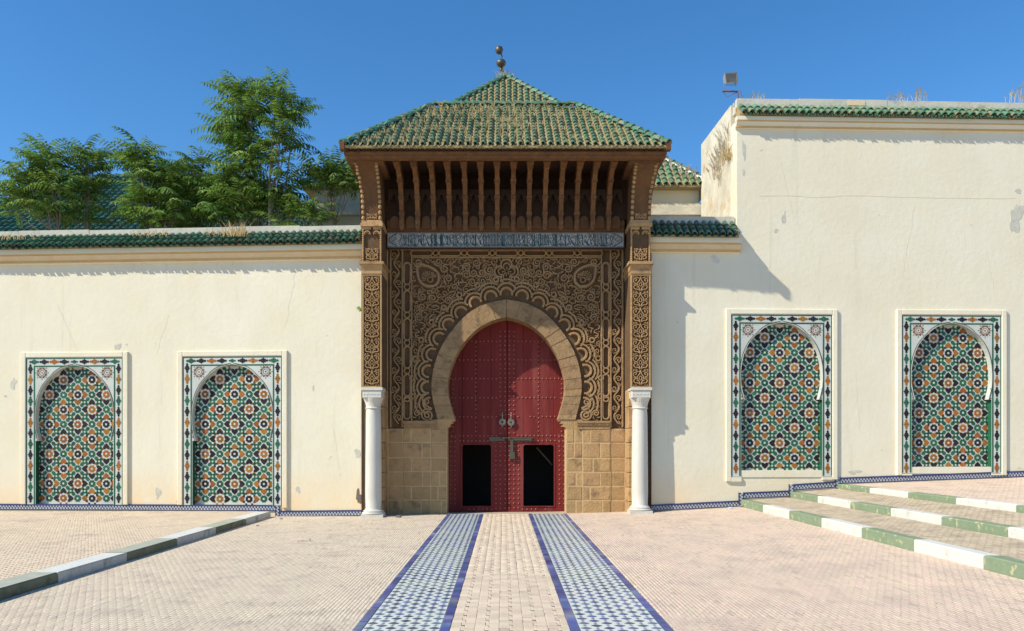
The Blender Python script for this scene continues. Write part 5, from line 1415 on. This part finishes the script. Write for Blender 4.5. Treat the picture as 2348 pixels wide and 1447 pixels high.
def tree(label, base, top, crown, n_whorl, size=1.0, stems=(), seed=1, bare=.15, group='young trees behind the low left wall', cat='tree', name='tree', yj=.9):
    """thin bending trunk; fronds in whorls, steep at the top and drooping lower down
    crown: list of (photo x, photo y, radius px) lobes where shoots end"""
    r = random.Random(seed); y = base[1]
    B = Vector((X(base[0], y), y, base[2])); T = Vector((X(top[0], y), y, Z(top[1], y)))
    t = thing(name, label, cat, B, 0, group)
    def wp(p, q, yy): return Vector((X(p, yy), yy, Z(q, yy))) - B
    def limb(a, c, r0, r1, bend):
        d = c - a; n = 7; s = Vector((r.uniform(-1, 1), r.uniform(-1, 1), 0)) * bend * d.length
        return [a + d * (i / n) + s * math.sin(PI * i / n) + Vector((r.uniform(-1, 1), r.uniform(-1, 1), 0)) * .012 for i in range(n + 1)], [r0 + (r1 - r0) * i / n for i in range(n + 1)]
    tr = MB(); P, R_ = limb(Vector((0, 0, -.2)), T - B - Vector((0, 0, .35)), .05 * size, .014, .04); tr.tube([tuple(p) for p in P], R_, 6)
    for k, q in enumerate(stems):
        P2, R2 = limb(Vector((.1 + .12 * k, .1, -.2)), wp(q[0], q[1], y + .15) - Vector((0, 0, .35)), .035 * size, .012, .04); tr.tube([tuple(p) for p in P2], R2, 6)
    shoots = []
    for (p, q, rad) in crown:
        n = max(1, int(n_whorl * .72 * rad / 40))
        for _ in range(n):
            a = r.uniform(0, 2 * PI); m = rad * math.sqrt(r.random()) * .64
            yy = y + r.uniform(-.75, .75) * rad / 60 * yj
            e = wp(p + m * math.cos(a), q + m * math.sin(a), yy)
            tpos = min(.97, max(.08, (e.z - .55) / max(.4, (T - B).z))); s0 = P[int(tpos * 7)]
            PP, RR_ = limb(s0, e, .013, .006, .08); tr.tube([tuple(v) for v in PP], RR_, 4)
            shoots.append(e)
    shoots.append(T - B - Vector((0, 0, .3)))
    for q in stems: shoots.append(wp(q[0], q[1], y + .15) - Vector((0, 0, .3)))
    tr.build('trunk', 'bark', t)
    zmax = max(s.z for s in shoots); zmin = min(s.z for s in shoots)
    fr_items = []
    for e in shoots:
        hgt = (e.z - zmin) / max(.3, zmax - zmin)
        nf = r.randint(6, 8); a0 = r.uniform(0, 6.3)
        for k in range(nf):
            az_ = a0 + k * 2.4; el = r.uniform(-.1, .55) + .55 * hgt * r.random() + (.35 if k >= nf - 2 else 0)
            me = r.choice(FY if (r.random() < .22 + .2 * (k >= nf - 2)) else FR)
            sc_ = size * r.uniform(.6, 1.15)
            m = Matrix.Translation(e - Vector((0, 0, .05 * k * .4))) @ Matrix.Rotation(az_, 4, 'Z') @ Matrix.Rotation(-el, 4, 'Y') @ Matrix.Rotation(r.uniform(-.4, .4), 4, 'X') @ Matrix.Scale(sc_, 4)
            fr_items.append((me, m))
    kind = {}
    fr_items.sort(key=lambda it: it[1].translation.y)
    for me, m in fr_items[:300]: link('frond', me, t, m)
    by = {}
    for me, m in fr_items[300:]: by.setdefault(me.materials[0].name, []).append((me, m))
    for q in by.values(): join_copies('inner_foliage', q, t)
    return t
TZ = 6.3
tree('bushy young tree at the far end, its long fronds over the green roof edge', (128, 1.3, TZ), (108, 345), [(95, 368, 36), (55, 415, 44), (120, 415, 46), (45, 465, 40), (110, 475, 42)], 8, .85, seed=2)
tree('young tree with a rounded crown, in front of the bare patch of green roof', (205, 1.7, TZ), (204, 340), [(204, 362, 32), (212, 400, 38), (190, 450, 40), (180, 490, 32)], 8, .8, seed=3)
tree('broad bushy young tree between the green roof and the tallest tree', (372, 1.5, TZ), (322, 340), [(315, 365, 34), (345, 395, 44), (390, 430, 46), (335, 455, 42), (400, 482, 42), (335, 495, 28)], 8, .9, seed=4)
tree('slim young tree with drooping tips, close against the tallest tree', (462, 1.9, TZ), (440, 358), [(440, 376, 24), (448, 415, 28), (455, 462, 36), (430, 495, 32)], 8, .75, seed=5)
tree('tallest tree, dense crown high above the wall', (592, 1.6, TZ), (558, 200), [(548, 222, 32), (562, 262, 42), (540, 312, 42), (578, 350, 42), (545, 398, 48), (520, 440, 46), (565, 470, 48), (618, 455, 42), (510, 490, 34)], 9, .92, seed=6)
tree('slender pale stemmed tree with open crown, leaning beside the tallest tree', (622, 1.2, TZ), (634, 205), [(634, 220, 24), (664, 255, 30), (645, 298, 32), (668, 330, 28), (634, 360, 26), (660, 410, 28), (650, 460, 28)], 7, .8, stems=((676, 215),), seed=7)
tree('small young tree growing against the corner of the gate eave', (783, 1.3, TZ), (752, 372), [(755, 388, 26), (782, 402, 32), (790, 430, 32), (742, 415, 18)], 8, .75, seed=8)
tree('low leafy bush on the parapet, before the pavilion wall', (702, 1.0, TZ), (700, 462), [(690, 482, 30), (722, 496, 24), (655, 498, 30)], 7, .65, seed=9, cat='bush', name='bush', group=None)

# ------------------------------------------------------------------ dry grass
def blades(name, spots, parent, mat='straw', hmin=.15, hmax=.4, seed=1, spread=.06, lean=.35, plume=False, **tags):
    r = random.Random(seed); b = MB()
    for (x, y, z, n) in spots:
        for _ in range(n):
            bx, by = x + r.gauss(0, spread), y + r.gauss(0, spread); h = r.uniform(hmin, hmax); a = r.uniform(0, 2 * PI); w = r.uniform(.004, .009)
            l = h * r.uniform(.1, lean) * 1.6
            tx_, ty_ = bx + l * math.cos(a), by + l * math.sin(a)
            mx_, my_ = bx + .3 * l * math.cos(a), by + .3 * l * math.sin(a)
            b.add([(bx - w, by, z), (bx + w, by, z), (mx_ + w * .8, my_, z + h * .6), (mx_ - w * .8, my_, z + h * .6), (tx_, ty_, z + h)], [(0, 1, 2, 3), (3, 2, 4)])
            if plume and r.random() < .7:
                for q in range(7):
                    t = .6 + .4 * q / 7; px_ = mx_ + (tx_ - mx_) * (t - .6) / .4; pz_ = z + h * t; ww = .03 * (1 - q / 9)
                    b.add([(px_ - ww, my_, pz_), (px_ + ww * r.uniform(.3, 1), my_ + .01, pz_ + .02), (px_ + ww * .2, my_, pz_ + .07)], [(0, 1, 2)])
    return b.build(name, mat, parent, **tags)
sp = []
for _ in range(430):
    t = RND.random() ** .8; y = EY + (RY - EY) * t; x = RND.uniform(EL + (RL - EL) * t + .1, ER + (RR - ER) * t - .1)
    i = round((x - EL) / .158); x = EL + i * .158 + .03
    dens = .5 + .5 * math.sin(x * 2.1 + 1) * math.cos(x * .9)
    if RND.random() < .30 + .6 * dens: sp.append((x, y, EZ + (RZ - EZ) * t - .01, RND.randint(3, 7)))
blades('dry_grass', sp, roof, hmin=.05, hmax=.20, spread=.022, lean=.5, kind='stuff')
for (lab, spots, hmin, hmax, spread, pl, mt, sd) in (
    ('tuft of straw-coloured grass on the tiled coping below the tallest tree', [(X(545, -.05), -.02 + (3.2 - 6) * -.0645 * 0, 6.38, 90)], .12, .40, .12, False, 'straw', 1),
    ('sparse dry grass at the far left end of the tiled coping', [(X(20 + 12 * k, .5), .42, 6.42, 7) for k in range(6)], .06, .2, .1, False, 'straw', 2),
    ('patch of dry grass on the tiled coping below the bushy trees', [(X(325 + 14 * k, .3), .22, 6.45, 10) for k in range(5)], .05, .18, .1, False, 'straw', 3),
    ('scrubby dry grass on the tiled coping above the niche by the kerb', [(X(480 + 16 * k, .2), .15, 6.45, 9) for k in range(5)], .05, .2, .1, False, 'straw', 4),
    ('tuft of pale plumed grass on the broken edge of the tall wall', [(X(1648 + 8 * k, 1.2), 1.3 - .25 * k, 8.15 + .22 * k, 46) for k in range(3)], .25, .7, .10, True, 'plume', 5),
    ('brown tangle of dry weeds hanging from the corner of the tall wall', [(X(1678, .5), .55, 8.35, 150)], .1, .4, .10, False, 'straw', 6),
    ('thin pale grass on top of the tall wall near the floodlight', [(X(1720 + 9 * k, .4), .35, 9.6, 3) for k in range(4)], .1, .35, .05, True, 'plume', 7),
    ('row of feathery grass plumes on top of the tall wall above its middle', [(X(2040 + 10 * k, .4), .4, 9.6, 3) for k in range(9)], .12, .36, .06, True, 'plume', 8),
    ('tall feathery grass plumes at the far end of the tall wall top', [(X(2310 + 12 * k, .45), .45, 9.6, 4) for k in range(5)], .2, .55, .06, True, 'plume', 9),
    ('heap of dry grass on the ledge between the gate and the tall wall', [(X(1560 + 9 * k, 1.0), 1.0 + RND.uniform(0, .5), 6.75, 40) for k in range(10)], .12, .42, .09, False, 'straw', 10),
    ('dry grass sprouting at the foot of the finial', [(.07 + RND.uniform(-.2, .2), 8.45, az - .1, 16) for k in range(5)], .1, .4, .08, False, 'straw', 11),
    ('wisps of pale grass along the right eave of the pavilion roof', [(X(1545 + 17 * k, 3), 3.2 + .0 * k, Z(384 + 9 * k, 3.2), 7) for k in range(6)], .1, .35, .06, True, 'plume', 12)):
    blades('dry_grass', spots, None, mt, hmin, hmax, sd, spread, .45, pl, kind='stuff', label=lab, category='grass')

wl_ = MB(); terrace2 = MB()
terrace2.box(3.3, 5.3, .6, 3.1, 6.3, 6.75); terrace2.build('roof_ledge', 'parapet', kind='structure')
b = MB()
for k in range(14):
    a = 2 * PI * k / 14; b.add([(0, 0, 0), (.08 * math.cos(a), .03 * math.sin(a), .06 + .05 * math.sin(3 * a)), (.16 * math.cos(a + .15), .04 * math.sin(a), .05 + .09 * math.sin(a))], [(0, 1, 2)])
wt = thing('weed', 'small bright green weed rooted beside the left carved pilaster', 'weed', (QX(826), -.1, QZ(708))); b.build('leaves', 'leaf_young', wt)

# ------------------------------------------------------------------ small things lying about
gr = thing('drain_grate', 'short dark slotted drain in the paving, left of the tiled path', 'drain', (X(697, 0) * 13.65 / DIST, -DIST + 13.65, G(-3.2)))
b = MB(); b.box(-.11, .11, -.05, .05, -.02, .004); b.build('plate', 'brick', gr)
for k in range(7): q = MB(); q.box(-.10 + .024 * k, -.085 + .024 * k, -.03, .02, .0, .007); q.build('slot', 'gap', gr)
q = MB(); q.add([(.08, -.03, .004), (.12, -.01, .03), (.10, .03, .05), (.07, .02, .004)], [(0, 1, 2, 3)]); q.build('lid_tab', 'dirt', gr)
def litter(label, p, z, zz, mat, s, sd, cat='litter', name='litter'):
    r = random.Random(sd); dist = 1850 * (EYE - zz) / (z - 1021); x = (p - 1155) / 1850 * dist
    b = MB(); n = 7
    pts = [(s * r.uniform(.5, 1) * math.cos(2 * PI * k / n), s * .7 * r.uniform(.5, 1) * math.sin(2 * PI * k / n)) for k in range(n)]
    b.add([(x_, y_, .0) for x_, y_ in pts] + [(x_ * .7, y_ * .7, s * r.uniform(.15, .5)) for x_, y_ in pts], [tuple(range(n, 2 * n))] + [(k, (k + 1) % n, n + (k + 1) % n, n + k) for k in range(n)])
    t = b.build(name, mat); t.location = (x, -DIST + dist, zz); t['label'] = label; t['category'] = cat; return t
litter('crumpled pale blue wrapper lying on the lower tread near the skirting', 1962, 1124.5, .60, 'litter', .06, 1)
litter('scrap of white and blue paper against the skirting at the bottom step', 1675, 1166, .175, 'litter', .07, 2)
litter('dark lump of rubble where the skirting meets the lowest kerb', 1701, 1163, .19, 'dirt', .08, 3, 'rubble', 'rubble')
litter('flat grey stone chip by the foot of the left pier', 915, 1186, -.012, 'dirt', .1, 4, 'stone', 'stone_chip')
litter('dark pebble near the end of the left kerb', 645, 1190, -.03, 'dirt', .045, 5, 'pebble', 'pebble')
litter('second dark crumb on the paving just below the kerb end', 590, 1206, -.035, 'dirt', .04, 6, 'pebble', 'pebble')
litter('small blue wrapper in the shade under the left kerb', 306, 1279, -.035, 'litter', .05, 7)
